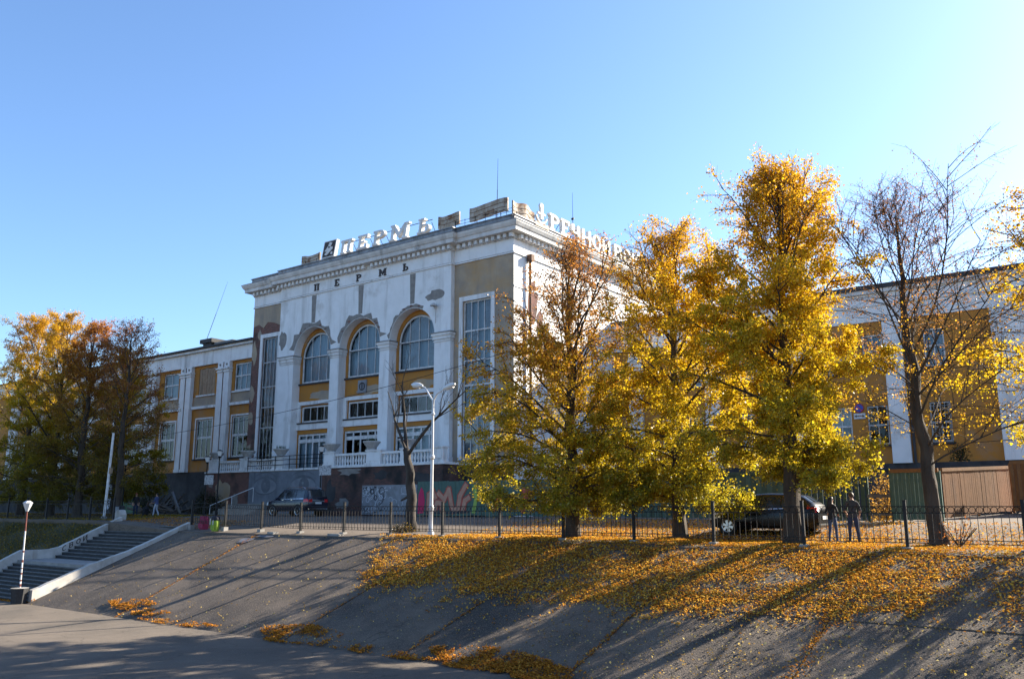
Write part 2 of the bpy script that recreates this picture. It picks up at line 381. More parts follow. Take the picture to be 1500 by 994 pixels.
m = MB()
xs = [-600,-300,-160,-110] + [-90+2.0*i for i in range(56)] + [24,40,100,300,600]
ys = [29.8,30.6,31.2,32,33,34,35,36,37,38,39,40,41,42,44,46,48,52,58,70,100,180,400,900]
for y in ys:
    for x in xs: m.v.append((x, y, G(x, y)))
n = len(xs)
for j in range(len(ys)-1):
    for i in range(n-1): m.f.append((j*n+i, j*n+i+1, (j+1)*n+i+1, (j+1)*n+i)); m.m.append(0)
b = len(m.v)
for x in xs: m.v.append((x, 29.79, -1.2))
for i in range(n-1): m.f.append((b+i, b+i+1, i+1, i)); m.m.append(0)
tag(m.build('ground', 'asphalt_terrace', smooth=True, fix=False), kind='structure')

m = MB(); qx = [-900,-300,-120,-80,-60,-50,-40,-30,-20,0,40,200,900]; qy = [-900,-100,0,10,19.8,22.6]
for y in qy:
    for x in qx: m.v.append((x, y, Q(x)))
for j in range(len(qy)-1):
    for i in range(len(qx)-1):
        k = len(qx); m.f.append((j*k+i, j*k+i+1, (j+1)*k+i+1, (j+1)*k+i)); m.m.append(0)
tag(m.build('quay', 'asphalt_quay', smooth=True, fix=False), kind='structure')

# embankment: sloping asphalt slabs with open joints; each slab is a piece of its own
emb = thing('embankment', (-20, 25, -1.7), None, None); emb['kind'] = 'structure'
joints = [(-47.25,-47.25), (-39.6,-37.6), (-32.8,-32.0), (-25.8,-25.6), (-19.4,-19.6), (-13.5,-13.55), (-7.75,-7.75), (-1.9,-1.9), (4.0,4.0), (10.0,10.0), (16,16), (22,22)]
def slab(jl, jr, ta, tb, zo, name='slab', mt='asphalt_slope', gap=0.02):
    """ta, tb: 0 at the top edge of the bank, 1 at its foot"""
    m = MB(); nx, ny = 8, 10
    for k in range(ny+1):
        t = tb + (ta-tb)*k/ny
        for i in range(nx+1):
            x0, x1 = jl[0]+(jl[1]-jl[0])*t+gap, jr[0]+(jr[1]-jr[0])*t-gap
            x = x0 + (x1-x0)*i/nx; y = TOPY+0.1 + (foot(x)[0]-0.35-TOPY-0.1)*t
            e = 0.0 if (i in (0, nx) or k in (0, ny)) else 0.016*math.sin(x*0.9+1.3*y)+0.012*math.sin(x*2.3-y*1.1)
            m.v.append((x, y, slope_z(x, y)+zo+e))
    W = nx+1
    for k in range(ny):
        for i in range(nx): m.f.append((k*W+i, k*W+i+1, (k+1)*W+i+1, (k+1)*W+i)); m.m.append(0)
    ring = [i for i in range(W)] + [k*W+nx for k in range(1, ny+1)] + [ny*W+i for i in range(nx-1, -1, -1)] + [k*W for k in range(ny-1, 0, -1)]
    b = len(m.v)
    for i in ring: p = m.v[i]; m.v.append((p[0], p[1], p[2]-0.25))
    for q in range(len(ring)):
        q2 = (q+1) % len(ring); m.f.append((ring[q], b+q, b+q2, ring[q2])); m.m.append(0)
    return m.build(name, mt, emb, smooth=True)
for i in range(len(joints)-1):
    a, c = joints[i], joints[i+1]; zo = rng.uniform(-0.006, 0.008)
    if i >= 5:
        slab(a, c, 0.492, 1.0, zo-0.012); slab(a, c, 0.0, 0.488, zo+0.008)
    else: slab(a, c, 0.0, 1.0, zo)
m = MB()
for xa, xb in ((-47.2,-20),(-20,60)):
    m.quad((xa,19.9,slope_z(xa,19.9)-0.15),(xb,19.9,slope_z(xb,19.9)-0.15),(xb,30.0,slope_z(xb,30.0)-0.15),(xa,30.0,slope_z(xa,30.0)-0.15))
m.build('joint_bed', 'earth_bank', emb, fix=False)
for x0 in []:
    mm = MB().box(x0+0.02, x0+3.33, 29.72, 30.12, -0.3, G(x0+1.6,30.2)+0.035); mm.build('kerb', 'concrete', emb)
for i, (cx_, cy_, w_, h_) in enumerate(((-39.5,29.0,0.6,0.36),(-38.6,29.55,0.9,0.14))):
    pts = []; m = MB()
    for k in range(14):
        a = 2*math.pi*k/14; rr = rng.uniform(0.7,1.1)
        x, y = cx_+w_*rr*math.cos(a), cy_+h_*rr*math.sin(a); pts.append((x, y, slope_z(x,y)+0.035))
    m.quad(*pts); m.build('paint_dab', 'paint_faded', emb, fix=False)

# planted bank to the left of the stairs
def bank_z(x, y):
    fy, fz = foot(x); t = (y-fy+0.1)/(30.4-fy+0.1)
    return (fz-0.05) + (G(x,30.3)-(fz-0.05))*t
m = MB(); xs2 = [-400,-200,-120] + [-100+1.5*i for i in range(30)] + [-56.0,-55.3]; ny = 14
for k in range(ny+1):
    for x in xs2:
        fy = foot(x)[0]-0.1; y = fy + (30.4-fy)*k/ny
        e = 0 if k in (0, ny) else 0.05*math.sin(x*1.3+y)+0.04*math.sin(x*0.6-1.7*y)
        m.v.append((x, y, bank_z(x, y)+e))
W = len(xs2)
for k in range(ny):
    for i in range(W-1): m.f.append((k*W+i, k*W+i+1, (k+1)*W+i+1, (k+1)*W+i)); m.m.append(0)
tag(m.build('grass_bank', 'earth_bank', smooth=True, fix=False), kind='structure')

# ---------------------------------------------------------------- staircase
SZ = Q(-50)
st = thing('staircase', (-51.4, 26, SZ), 'dark concrete staircase in two flights between white parapets', 'staircase')
XR, XL = -47.6, -55.2
def step(y0, y1, z, rise, parent=st):
    m = MB()
    m.box(XL, XR, y0, y1+0.25, z-rise-0.1, z-0.035)
    m.cm = 1; m.box(XL, XR, y0-0.03, y1-0.032, z-0.035, z)      # tread slab, paler than the block below, with a small nosing
    put('step', m.mesh('step', ['step_stone','step_edge'], BASE[st.name]), st, BASE[st.name])
n1, n2 = 11, 11
for i in range(n1):
    y1 = 30.7 - i*0.373; step(y1-0.373, y1, 0.14 - i*0.176, 0.176)
zl = 0.14 - n1*0.176; yb = 30.7-n1*0.373; ya = 24.4
MB().box(XL, XR, ya-0.03, yb-0.032, zl-0.3, zl).build('landing', 'concrete', st)
r2 = (zl-SZ)/n2
for i in range(1, n2):
    y1 = ya - (i-1)*0.265; step(y1-0.265, y1-0.03, zl - i*r2, r2)
prof = [(30.9,-0.15),(26.6,zl-0.36),(24.35,zl-0.4),(21.6,SZ-0.3),(30.9,SZ-0.4)]
MB().prism(prof, XL+.02, XR-.02, 'x').build('stair_body', 'concrete', st)
def parapet(x0, x1, prof, under):
    fine = []; rp = random.Random(int(x0*10))
    for (a_,b_),(c_,d_) in zip(prof,prof[1:]):
        n_ = max(1,int((c_-a_)/0.35))
        for q in range(n_): fine.append((a_+(c_-a_)*q/n_, b_+(d_-b_)*q/n_))
    fine.append(prof[-1]); prof = [(a_,b_+rp.uniform(-.022,.014)) for a_,b_ in fine]
    m = MB(); k = len(prof)
    for i in range(k-1):
        (ya_,za_),(yb_,zb_) = prof[i], prof[i+1]
        m.add([(x0,ya_,za_-under),(x1,ya_,za_-under),(x1,yb_,zb_-under),(x0,yb_,zb_-under),(x0,ya_,za_),(x1,ya_,za_),(x1,yb_,zb_),(x0,yb_,zb_)],
              ([(0,1,5,4)] if i == 0 else []) + ([(2,3,7,6)] if i == k-2 else []) + [(4,5,6,7),(1,2,6,5),(3,0,4,7)])
    return m.build('parapet', 'parapet_white', st)
parapet(XR+0.003, XR+0.37, [(21.75,-2.92),(23.2,-2.36),(24.7,-1.78),(25.9,-1.42),(27.0,-1.08),(28.8,-0.36),(30.65,0.42)], 0.95)
PL = [(21.6,-2.85),(23.45,-1.82),(24.6,-1.24),(26.3,-1.24),(26.9,-1.10),(30.7,0.66)]
pl = parapet(XL-0.37, XL-0.003, PL, 0.95)
tag(pl, 'white parapet with black painted letters')
# ---------------------------------------------------------------- lettering (hand-made slab letters)
def rc(x0,y0,x1,y1): return [(x0,y0),(x1,y0),(x1,y1),(x0,y1)]
def bowl(cx,cy,rx,ry,ix,iy,a0,a1,n=10):
    out = []
    for i in range(n):
        a, b = R(a0+(a1-a0)*i/n), R(a0+(a1-a0)*(i+1)/n)
        out.append([(cx+ix*math.cos(a),cy+iy*math.sin(a)),(cx+rx*math.cos(a),cy+ry*math.sin(a)),(cx+rx*math.cos(b),cy+ry*math.sin(b)),(cx+ix*math.cos(b),cy+iy*math.sin(b))])
    return out
GL = {
 'П': [rc(0,.85,.9,1),rc(.1,.1,.3,.85),rc(.6,.1,.8,.85),rc(.02,0,.38,.1),rc(.52,0,.88,.1)],
 'Е': [rc(0,.86,.75,1),rc(0,0,.75,.14),rc(.1,.14,.3,.86),rc(.3,.44,.55,.56),rc(.62,.14,.75,.28),rc(.62,.72,.75,.86)],
 'Р': [rc(.1,.1,.3,.86),rc(0,0,.42,.1),rc(0,.86,.42,1),rc(.3,.44,.42,.58)]+bowl(.42,.72,.38,.28,.19,.14,-90,90),
 'М': [rc(.06,.1,.24,.9),rc(.86,.1,1.04,.9),rc(-.04,0,.34,.1),rc(.76,0,1.14,.1),rc(-.04,.9,.24,1),rc(.86,.9,1.14,1),
       [(.24,1),(.24,.62),(.55,.12),(.55,.5)],[(.86,1),(.55,.5),(.55,.12),(.86,.62)]],
 'Ь': [rc(.1,.12,.3,.88),rc(0,.88,.4,1),rc(0,0,.42,.12),rc(.3,.48,.42,.6)]+bowl(.42,.3,.36,.3,.18,.18,-90,90),
 'Ч': [rc(.52,0,.72,1),rc(0,.55,.2,1),rc(.1,.42,.52,.55)],
 'Н': [rc(0,0,.2,1),rc(.6,0,.8,1),rc(.2,.43,.6,.57)],
 'О': bowl(.42,.5,.42,.5,.22,.36,0,360,18),
 'И': [rc(0,0,.2,1),rc(.6,0,.8,1),[(.2,0),(.6,.68),(.6,1),(.2,.32)]],
 'Й': [rc(0,0,.2,1),rc(.6,0,.8,1),[(.2,0),(.6,.68),(.6,1),(.2,.32)],rc(.22,1.07,.58,1.15)],
 'В': [rc(0,0,.2,1),rc(.2,.86,.4,1),rc(.2,.44,.4,.57),rc(.2,0,.4,.13)]+bowl(.4,.72,.3,.28,.13,.14,-90,90)+bowl(.4,.28,.36,.28,.17,.15,-90,90),
 'К': [rc(0,0,.2,1),[(.2,.42),(.58,1),(.82,1),(.36,.42)],[(.36,.6),(.36,.42),(.64,0),(.86,0)]],
 'З': bowl(.36,.73,.34,.27,.16,.14,-80,150)+bowl(.36,.28,.38,.28,.18,.15,-150,80),
 'А': [[(0,0),(.2,0),(.5,1),(.34,1)],[(.8,0),(.6,0),(.34,1),(.5,1)],rc(.24,.22,.56,.36)],
 'Л': [[(0,0),(.2,0),(.42,.86),(.28,1)],rc(.6,0,.8,1),[(.28,1),(.38,.86),(.6,.86),(.6,1)]],
 'С': bowl(.42,.5,.42,.5,.22,.36,45,315,14),
}
def glyph(ch, height, depth, mp, name, mt, parent, shear=0.0, width=1.0):
    """mp maps (u, v, d) in metres along, up, outwards to world"""
    m = MB(); 
    for poly in GL[ch]:
        P = [((x*width+shear*y)*height, y*height) for x, y in poly]; k = len(P)
        a = [mp(u, v, 0.0) for u, v in P]; b = [mp(u, v, depth) for u, v in P]
        m.add(a+b, [tuple(range(k)), tuple(range(2*k-1,k-1,-1))]+[(i,k+i,k+(i+1)%k,(i+1)%k) for i in range(k)])
    return m.build(name, mt, parent)
# black letters painted on the left parapet, on its face towards the stairs
def ptop(y):
    for (a,za),(c,zc) in zip(PL, PL[1:]):
        if a <= y <= c: return za+(zc-za)*(y-a)/(c-a)
    return PL[-1][1]
for i, ch in enumerate('СВОИ'):
    y = 26.95+i*0.42; m = MB()
    for poly in GL[ch]:
        m.quad(*[(XL+0.004, y+u*0.33, ptop(y+u*0.33)-0.36+v*0.33) for u, v in poly])
    m.build('painted_letter', 'letter_black', pl, fix=False)
# ---------------------------------------------------------------- the station building
BL = thing('station_building', (-51.3, 48, 0.6), 'long white and ochre river station with tall arched centre and peeling plaster', 'building')
XA, XB, YS, YC, YBK, YB2 = -66.1, -35.75, 48.0, 47.6, 48.4, 74.0     # block edges, side-bay plane, centre plane, arch back plane, rear
CL, CR = -61.7, -41.4
BAYS = [-57.18, -51.3, -45.42]; HW = 2.4; SPR = 14.22
FL = 4.4

def holed(m, x0, x1, z0, z1, y, holes, depth):
    """wall in the xz plane with rectangular openings (xa, xb, za, zb) and their reveals"""
    X = sorted(set([x0, x1] + [h[0] for h in holes] + [h[1] for h in holes])); Z = sorted(set([z0, z1] + [h[2] for h in holes] + [h[3] for h in holes]))
    for i in range(len(X)-1):
        for j in range(len(Z)-1):
            cx, cz = (X[i]+X[i+1])/2, (Z[j]+Z[j+1])/2
            if any(h[0] < cx < h[1] and h[2] < cz < h[3] for h in holes): continue
            m.quad((X[i],y,Z[j]),(X[i+1],y,Z[j]),(X[i+1],y,Z[j+1]),(X[i],y,Z[j+1]))
    for a, b, c, d in holes:
        e = y+depth
        m.quad((a,y,c),(a,y,d),(a,e,d),(a,e,c)); m.quad((b,y,d),(b,y,c),(b,e,c),(b,e,d))
        m.quad((a,y,c),(a,e,c),(b,e,c),(b,y,c)); m.quad((a,y,d),(b,y,d),(b,e,d),(a,e,d))

def spandrel(m, c, r, zs, ztop, y, depth, n=20, x0=None, x1=None, reveal=True):
    for i in range(n):
        a, b = math.pi*(1-i/n), math.pi*(1-(i+1)/n)
        xa, za, xb, zb = c+r*math.cos(a), zs+r*math.sin(a), c+r*math.cos(b), zs+r*math.sin(b)
        m.quad((xa,y,za),(xb,y,zb),(xb,y,ztop),(xa,y,ztop))
        if reveal: m.quad((xa,y,za),(xa,y+depth,za),(xb,y+depth,zb),(xb,y,zb))

def blob_(cx, cz, rx, rz, y, seed):
    rr = random.Random(seed+300); p = MB(); p.quad(*[(cx+rx*rr.uniform(.6,1.2)*math.cos(2*math.pi*i/11), y, cz+rz*rr.uniform(.6,1.2)*math.sin(2*math.pi*i/11)) for i in range(11)]); p.build('brick_patch', 'brick_red', BL, fix=False)
def window(x0, x1, zrows, y, cols, fr='window_frame', arch=None, cloth='curtain', fw=0.14, mw=0.055, name='window', parent=BL, bars=None, cloth_p=1.0, rnd=None, skip=()):
    """frame with mullions as one mesh; each pane and the curtain are sub-parts. arch = (centre, radius, spring)"""
    m = MB(); z0, z1 = zrows[0], zrows[-1]; r0_ = random.Random(int(x0*13+z0*71))
    def top(x, inset=0.0):
        if not arch: return z1
        c, r, s = arch; d = (r-inset)**2-(x-c)**2; return s+math.sqrt(max(d, 0.0))
    ya, yb = y-0.05, y+0.06
    m.box(x0, x1, ya, yb, z0, z0+fw)
    if arch:
        c, r, s = arch
        m.box(x0, x0+fw, ya, yb, z0+fw, s); m.box(x1-fw, x1, ya, yb, z0+fw, s)
        n = 22
        for i in range(n):
            a, b = math.pi*i/n, math.pi*(i+1)/n
            P = [(c+q*math.cos(t), s+q*math.sin(t)) for q, t in ((r-fw,a),(r,a),(r,b),(r-fw,b))]; m.prism(P, ya, yb)
    else:
        m.box(x0, x1, ya, yb, z1-fw, z1); m.box(x0, x0+fw, ya, yb, z0+fw, z1-fw); m.box(x1-fw, x1, ya, yb, z0+fw, z1-fw)
    cw = [x0+fw+(x1-x0-2*fw)*i/cols for i in range(cols+1)]
    for i in range(1, cols):
        m.box(cw[i]-mw/2, cw[i]+mw/2, ya+0.012, yb-0.012, z0+fw, top(cw[i], fw)-(0 if arch else fw))
    for zr in zrows[1:-1]:
        m.box(x0+fw, x1-fw, ya+0.005, yb-0.005, zr-mw*1.0, zr+mw*1.0)
    w = m.build(name, fr, parent)
    k = 0
    for i in range(cols):
        for j in range(len(zrows)-1):
            k += 1
            if (i, j) in skip: continue
            xa, xb_ = cw[i], cw[i+1]; za = zrows[j] + (fw if j == 0 else 0); zb = zrows[j+1]
            p = MB()
            if arch and j == len(zrows)-2:
                pts = [(xa, y, za), (xb_, y, za)] + [(xb_+(xa-xb_)*t/6, y, max(za+.01, top(xb_+(xa-xb_)*t/6, fw*0.6))) for t in range(7)]
                p.quad(*pts)
            else:
                p.quad((xa,y,za),(xb_,y,za),(xb_,y,zb-(fw*.5 if j == len(zrows)-2 else 0)),(xa,y,zb-(fw*.5 if j == len(zrows)-2 else 0)))
            tx, tz = r0_.uniform(-.012,.012), r0_.uniform(-.012,.012); xm, zm = (xa+xb_)/2, (za+zb)/2     # old glass never sits quite plane
            p.v = [(vx, vy+tx*(vx-xm)+tz*(vz-zm), vz) for vx, vy, vz in p.v]
            p.build('pane', 'glass' if r0_.random() > .2 else 'glass_dusty', w, fix=False)
    # curtain: folded sheet just behind the glass, and the dark room behind it
    if cloth:
        p = MB(); n = int((x1-x0)/0.09); r_ = rnd or rng
        gap = r_.uniform(-0.3, 0.3)
        for i in range(n+1):
            x = x0+0.05+(x1-x0-0.1)*i/n; yy = y+0.22+0.03*math.sin(x*15+gap*9)+0.012*math.sin(x*37)
            zt = top(x, 0.1)-0.05 if arch else z1-0.05
            p.v += [(x, yy, z0+0.05+ (0 if cloth_p >= 1 else (zt-z0)*(1-cloth_p))), (x, yy, max(zt, z0+0.2))]
        for i in range(n): p.f.append((2*i, 2*i+2, 2*i+3, 2*i+1)); p.m.append(0)
        p.build('curtain', cloth, w, smooth=False, fix=False)
    return w

# --- centre front: piers, spandrels, frieze wall
m = MB(); edges = [CL] + [e for c in BAYS for e in (c-HW, c+HW)] + [CR]
for i in range(0, 8, 2):
    m.box(edges[i]+(.004 if i == 0 else 0), edges[i+1]-(.004 if i == 6 else 0), YC, YBK, FL, SPR)
for c in BAYS: spandrel(m, c, HW, SPR, 19.5, YC, YBK-YC)
for i in range(0, 8, 2): m.quad((edges[i],YC,SPR),(edges[i+1],YC,SPR),(edges[i+1],YC,19.5),(edges[i],YC,19.5))
m.quad((CL,YC,19.5),(CR,YC,19.5),(CR,YC,21.8),(CL,YC,21.8))
m.quad((CL,YC,SPR),(CL,YC,21.8),(CL,YS,21.8),(CL,YS,SPR)); m.quad((CR,YC,SPR),(CR,YS,SPR),(CR,YS,21.8),(CR,YC,21.8))
m.build('centre_wall', 'white_plaster', BL, fix=False)
for i in range(0, 8, 2):   # pier capitals wrap the front and returns
    a, b = edges[i], edges[i+1]
    if i == 0: a += 0.35
    if i == 6: b -= 0.0
    p = MB(); p.box(a-0.16, b+0.16, YC-0.22, YBK-0.02, SPR-0.18, SPR+0.02); p.box(a-0.09, b+0.09, YC-0.12, YBK-0.02, SPR-0.44, SPR-0.18); p.box(a-0.05, b+0.05, YC-0.07, YBK-0.02, SPR-0.62, SPR-0.54)
    q = p.build('capital', 'white_trim', BL); MB().box(a-0.22, b+0.22, YC-0.29, YBK-0.02, SPR+0.021, SPR+0.085).build('flashing', 'roof_metal', q)
    p = MB(); p.box(a-0.05, b+0.05, YC-0.06, YBK-0.02, FL, FL+0.5); p.build('pier_base', 'white_trim', BL)
# --- back plane of the arches
m = MB(); holes = []
for c in BAYS:
    holes += [(c-2.15,c+2.15,11.86,14.1), (c-1.95,c+1.95,8.42,9.85), (c-2.3,c+2.3,FL+0.02,7.45)]
H2 = holes + [(c-2.15,c+2.15,14.1,16.25) for c in BAYS]
holed(m, CL, CR, FL, 19.4, YBK, [h for h in H2], 0.16)
m2 = MB()
for c in BAYS: spandrel(m, c, 2.15, 14.1, 16.25, YBK, 0.16, 22)
m.build('arch_wall', 'ochre', BL, fix=False)
for bi, c in enumerate(BAYS):
    window(c-2.13, c+2.13, [11.88,14.15,16.2], YBK+0.12, 4 if bi != 1 else 4, arch=(c,2.12,14.1), name='arched_window')
    window(c-1.93, c+1.93, [8.44,9.83], YBK+0.12, 4, cloth='curtain_brown', name='window')
    cols = 5
    window(c-2.28, c+2.28, [FL+0.04,6.85,7.43], YBK+0.12, cols, fw=0.16, mw=0.15, cloth='curtain' if bi != 1 else None, name='glazed_door', skip=((0,0),) if bi == 1 else ())
    s = MB().box(c-2.4+.01, c+2.4-.01, YBK-0.16, YBK+0.02, 11.72, 11.85); s.build('window_sill', 'roof_dark', BL)
    f = MB(); a, b = c-2.38, c+2.38        # heavy box surround of the middle window
    f.box(a, b, YBK-0.17, YBK-0.003, 9.95, 10.25); f.box(a, b, YBK-0.17, YBK-0.003, 7.80, 8.34); f.box(a, a+0.36, YBK-0.17, YBK-0.003, 8.34, 9.95); f.box(b-0.36, b, YBK-0.17, YBK-0.003, 8.34, 9.95)
    f.build('window_surround', 'white_trim', BL); MB().box(a+.1, b-.1, YBK-0.24, YBK-0.171, 8.30, 8.42).build('window_sill', 'roof_dark', BL)
    # grey bare-plaster scars over each arch, and the lost keystone stripes
    rr = random.Random(20+bi); p = MB(); n = 18; L_ = []
    for i in range(n+1):
        a_ = math.pi*(0.93-0.86*i/n) if bi < 2 else math.pi*(0.97-0.62*i/n)
        r1 = HW+0.03; r2 = HW+0.10+rr.uniform(0.05,0.55)*(1.0 if i % 3 else 1.35)
        if bi == 2: r2 = HW+0.08+rr.uniform(0.02,0.28)
        L_.append(((c+r1*math.cos(a_), SPR+r1*math.sin(a_)), (c+r2*math.cos(a_), SPR+r2*math.sin(a_))))
    for i in range(n):
        (p1,p2),(p3,p4) = L_[i], L_[i+1]; p.quad((p1[0],YC-0.006,p1[1]),(p3[0],YC-0.006,p3[1]),(p4[0],YC-0.006,p4[1]),(p2[0],YC-0.006,p2[1]))
    p.build('plaster_scar', 'bare_plaster', BL, fix=False)
    for q_ in range(5):
        a_ = math.pi*rr.uniform(.15,.85); blob_(c+(HW+.2)*math.cos(a_), SPR+(HW+.2)*math.sin(a_), rr.uniform(.08,.25), rr.uniform(.05,.13), YC-0.010, q_+bi*9)
    p = MB(); p.prism([(c-0.22,SPR+HW+0.35),(c+0.22,SPR+HW+0.35),(c+0.30,19.30),(c+0.30,19.42),(c-0.30,19.42),(c-0.30,19.30)], YC-0.012, YC-0.004); p.build('keystone_scar', 'bare_plaster', BL)
def blob(cx, cz, rx, rz, y, name, mt, seed, n=16, par=BL, jag=0.3):
    rr = random.Random(seed); p = MB()
    pts = []
    for i in range(n):
        a = 2*math.pi*i/n; q = rr.uniform(1-jag, 1+jag*0.6); pts.append((cx+rx*q*math.cos(a), y, cz+rz*q*math.sin(a)))
    p.quad(*pts); return p.build(name, mt, par, fix=False)
blob(-43.0, 17.3, 0.95, 0.42, YC-0.005, 'plaster_scar', 'bare_plaster', 5)
blob(-61.2, 15.9, 0.5, 0.9, YC-0.005, 'plaster_scar', 'bare_plaster', 6)
for c in BAYS: blob(c+0.6, 10.7, 1.5, 0.38, YBK-0.005, 'plaster_scar', 'ochre_faded', int(c*-7))
p = MB(); p.box(-52.05,-51.05,YBK-0.10,YBK-0.002,10.5,11.55); plq = p.build('plaque', 'debris_grey', BL)
p = MB(); p.torus((-51.55,YBK-0.11,11.02), 0.3, 0.05, 14, 4); p.box(-51.60,-51.50,YBK-0.13,YBK-0.101,10.7,11.3); p.build('plaque_relief', 'plinth_dark', plq)
p = MB(); p.lathe([(0.02,0),(0.28,0.04),(0.22,0.18),(0.06,0.26)], (-42.9, YC-0.3, 16.35), 10); p.tube([(-42.9,YC-0.3,16.36),(-42.9,YC-0.05,16.2)],0.03,6); p.tube([(-42.9,YC-0.05,16.25),(-42.9,YC-0.05,15.1)],0.02,5); p.build('facade_lamp', 'urn_stone', BL)
# --- side bays
def side_bay(x0, x1, wx0, wx1, mt, nm):
    m = MB(); holed(m, x0, x1, FL-4.2, 21.8, YS, [(wx0,wx1,4.65,16.5)], 0.2); m.build(nm, mt, BL, fix=False)
    window(wx0+.02, wx1-.02, [4.67,8.25,10.1,11.95,14.2,16.48], YS+0.14, 4, fr='window_wood' if x0 < -60 else 'window_frame', cloth='curtain', fw=0.10, mw=0.06, name='stair_window', cloth_p=0.55 if x0 < -60 else 1)
    f = MB(); w_ = 0.34
    f.box(wx0-w_, wx1+w_, YS-0.1, YS-0.002, 16.5, 16.86); f.box(wx0-w_, wx0, YS-0.1, YS-0.002, 4.65, 16.5); f.box(wx1, wx1+w_, YS-0.1, YS-0.002, 4.65, 16.5)
    f.build('window_surround', 'white_trim', BL)
side_bay(XA, CL, -64.5, -62.3, 'brick_red', 'side_wall'); side_bay(CR, XB, -40.5, -37.8, 'ochre_faded', 'side_wall')
# remains of plaster over the brick of the left bay
rr = random.Random(3)
p = MB(); p.quad(*[(x,YS-0.008,z) for x,z in ((-66.09,17.7),(-65.3,17.9),(-64.6,17.5),(-64.0,18.0),(-63.0,17.8),(-62.2,17.5),(-61.71,17.6),(-61.71,19.5),(-66.09,19.5))]); p.build('plaster_remnant', 'ochre_faded', BL, fix=False)
for z0_, h in ((15.2,2.2),(11.5,1.7),(9.2,1.2),(6.2,1.4)): blob(-65.75, z0_, 0.34, h/2, YS-0.008, 'plaster_remnant', 'ochre_faded', int(z0_*10), 12)
blob(-65.1, 16.9, 0.3, 0.5, YS-0.008, 'plaster_remnant', 'ochre_faded', 77, 12)
for x0, x1, e in ((XA-0.002, CL, 0), (CL, CR, 1), (CR, XB, 0)):      # frieze band over each section
    y = (YC if e else YS); p = MB(); p.box(x0 if e else x0+.003, x1 if e else x1-.003, y-0.05, y-0.002, 19.66, 20.6); p.build('frieze', 'white_plaster', BL)
# --- side face of the block and the rest of its shell
m = MB(); m.quad((XB,YS,-0.3),(XB,YB2,-0.3),(XB,YB2,21.8),(XB,YS,21.8)); m.build('flank_wall', 'white_plaster', BL, fix=False)
m = MB(); m.quad((XA,YS,-0.3),(XA,YS,21.8),(XA,YB2,21.8),(XA,YB2,-0.3)); m.quad((XA,YB2,-0.3),(XA,YB2,21.8),(XB,YB2,21.8),(XB,YB2,-0.3)); m.build('rear_wall', 'white_plaster', BL, fix=False)
m = MB(); m.quad((XA,YS,21.9),(XB,YS,21.9),(XB,YB2,21.9),(XA,YB2,21.9)); m.quad((CL,YC,21.9),(CR,YC,21.9),(CR,YS,21.9),(CL,YS,21.9)); m.build('roof', 'roof_dark', BL, fix=False)
m = MB(); m.quad((XA+.1,YS+4,FL),(XB-.1,YS+4,FL),(XB-.1,YS+4,21.5),(XA+.1,YS+4,21.5)); m.quad((XA+.1,YS+.3,FL-.02),(XB-.1,YS+.3,FL-.02),(XB-.1,YS+4,FL-.02),(XA+.1,YS+4,FL-.02)); m.build('hall_interior', 'interior', BL, fix=False)
# flank details: band, drainpipe, corner strip, brick scars
MB().box(XB+.002,XB+.07,YS,YB2,19.50,19.64).build('string_course', 'white_trim', BL); MB().box(XB+.002,XB+.05,YS,YB2,17.0,17.12).build('string_course', 'white_trim', BL)
p = MB(); p.tube([(XB+0.22,49.75,19.2),(XB+0.22,49.75,4.2)], 0.10, 8); p.box(XB+.05,XB+.5,49.55,49.95,19.2,19.7); p.build('drainpipe', 'rust', BL)
for cy_, cz_, ry_, rz_ in ((50.4,16.2,0.7,1.6),(51.3,14.6,0.5,1.2),(49.3,13.0,0.3,1.0)):
    rr = random.Random(int(cz_*7)); p = MB(); p.quad(*[(XB+0.006, cy_+ry_*rr.uniform(.7,1.2)*math.cos(2*math.pi*i/14), cz_+rz_*rr.uniform(.7,1.2)*math.sin(2*math.pi*i/14)) for i in range(14)]); p.build('plaster_scar', 'brick_red', BL, fix=False)

# --- cornice swept round the roof edge
def sweep(m, path, prof, closed=False):
    n = len(path); k = len(prof)
    offs = []
    for i in range(n):
        d1 = (Vector(path[i])-Vector(path[max(i-1,0)])); d2 = (Vector(path[min(i+1,n-1)])-Vector(path[i]))
        if d1.length < 1e-6: d1 = d2
        if d2.length < 1e-6: d2 = d1
        d1.normalize(); d2.normalize(); n1_ = Vector((d1.y,-d1.x)); n2_ = Vector((d2.y,-d2.x))
        b = (n1_+n2_); b = b/ max(1e-6, b.dot(n1_)); offs.append(b)
    b0 = len(m.v)
    for i in range(n):
        for d, z in prof: m.v.append((path[i][0]+offs[i].x*d, path[i][1]+offs[i].y*d, z))
    for i in range(n-1):
        for j in range(k-1): m.f.append((b0+i*k+j, b0+(i+1)*k+j, b0+(i+1)*k+j+1, b0+i*k+j+1)); m.m.append(m.cm)
path = [(XA,YB2),(XA,YS),(CL,YS),(CL,YC),(CR,YC),(CR,YS),(XB,YS),(XB,YB2)]
m = MB(); sweep(m, path, [(0.0,20.60),(0.10,20.60),(0.13,20.70),(0.13,20.95),(0.42,20.96),(0.70,21.00),(0.72,21.28),(0.80,21.34),(0.92,21.55),(0.95,21.70),(0.0,21.82)])
m.build('cornice', 'cornice_stone', BL, fix=False)
m = MB(); sweep(m, path, [(0.02,19.50),(0.09,19.50),(0.09,19.60),(0.02,19.64)]); m.build('architrave', 'white_trim', BL, fix=False)
m = MB(); sweep(m, path, [(0.28,21.78),(0.28,22.28),(0.36,22.30),(0.36,22.38),(-0.10,22.40),(-0.10,21.85)]); m.build('roof_kerb', 'roof_metal', BL, fix=False)
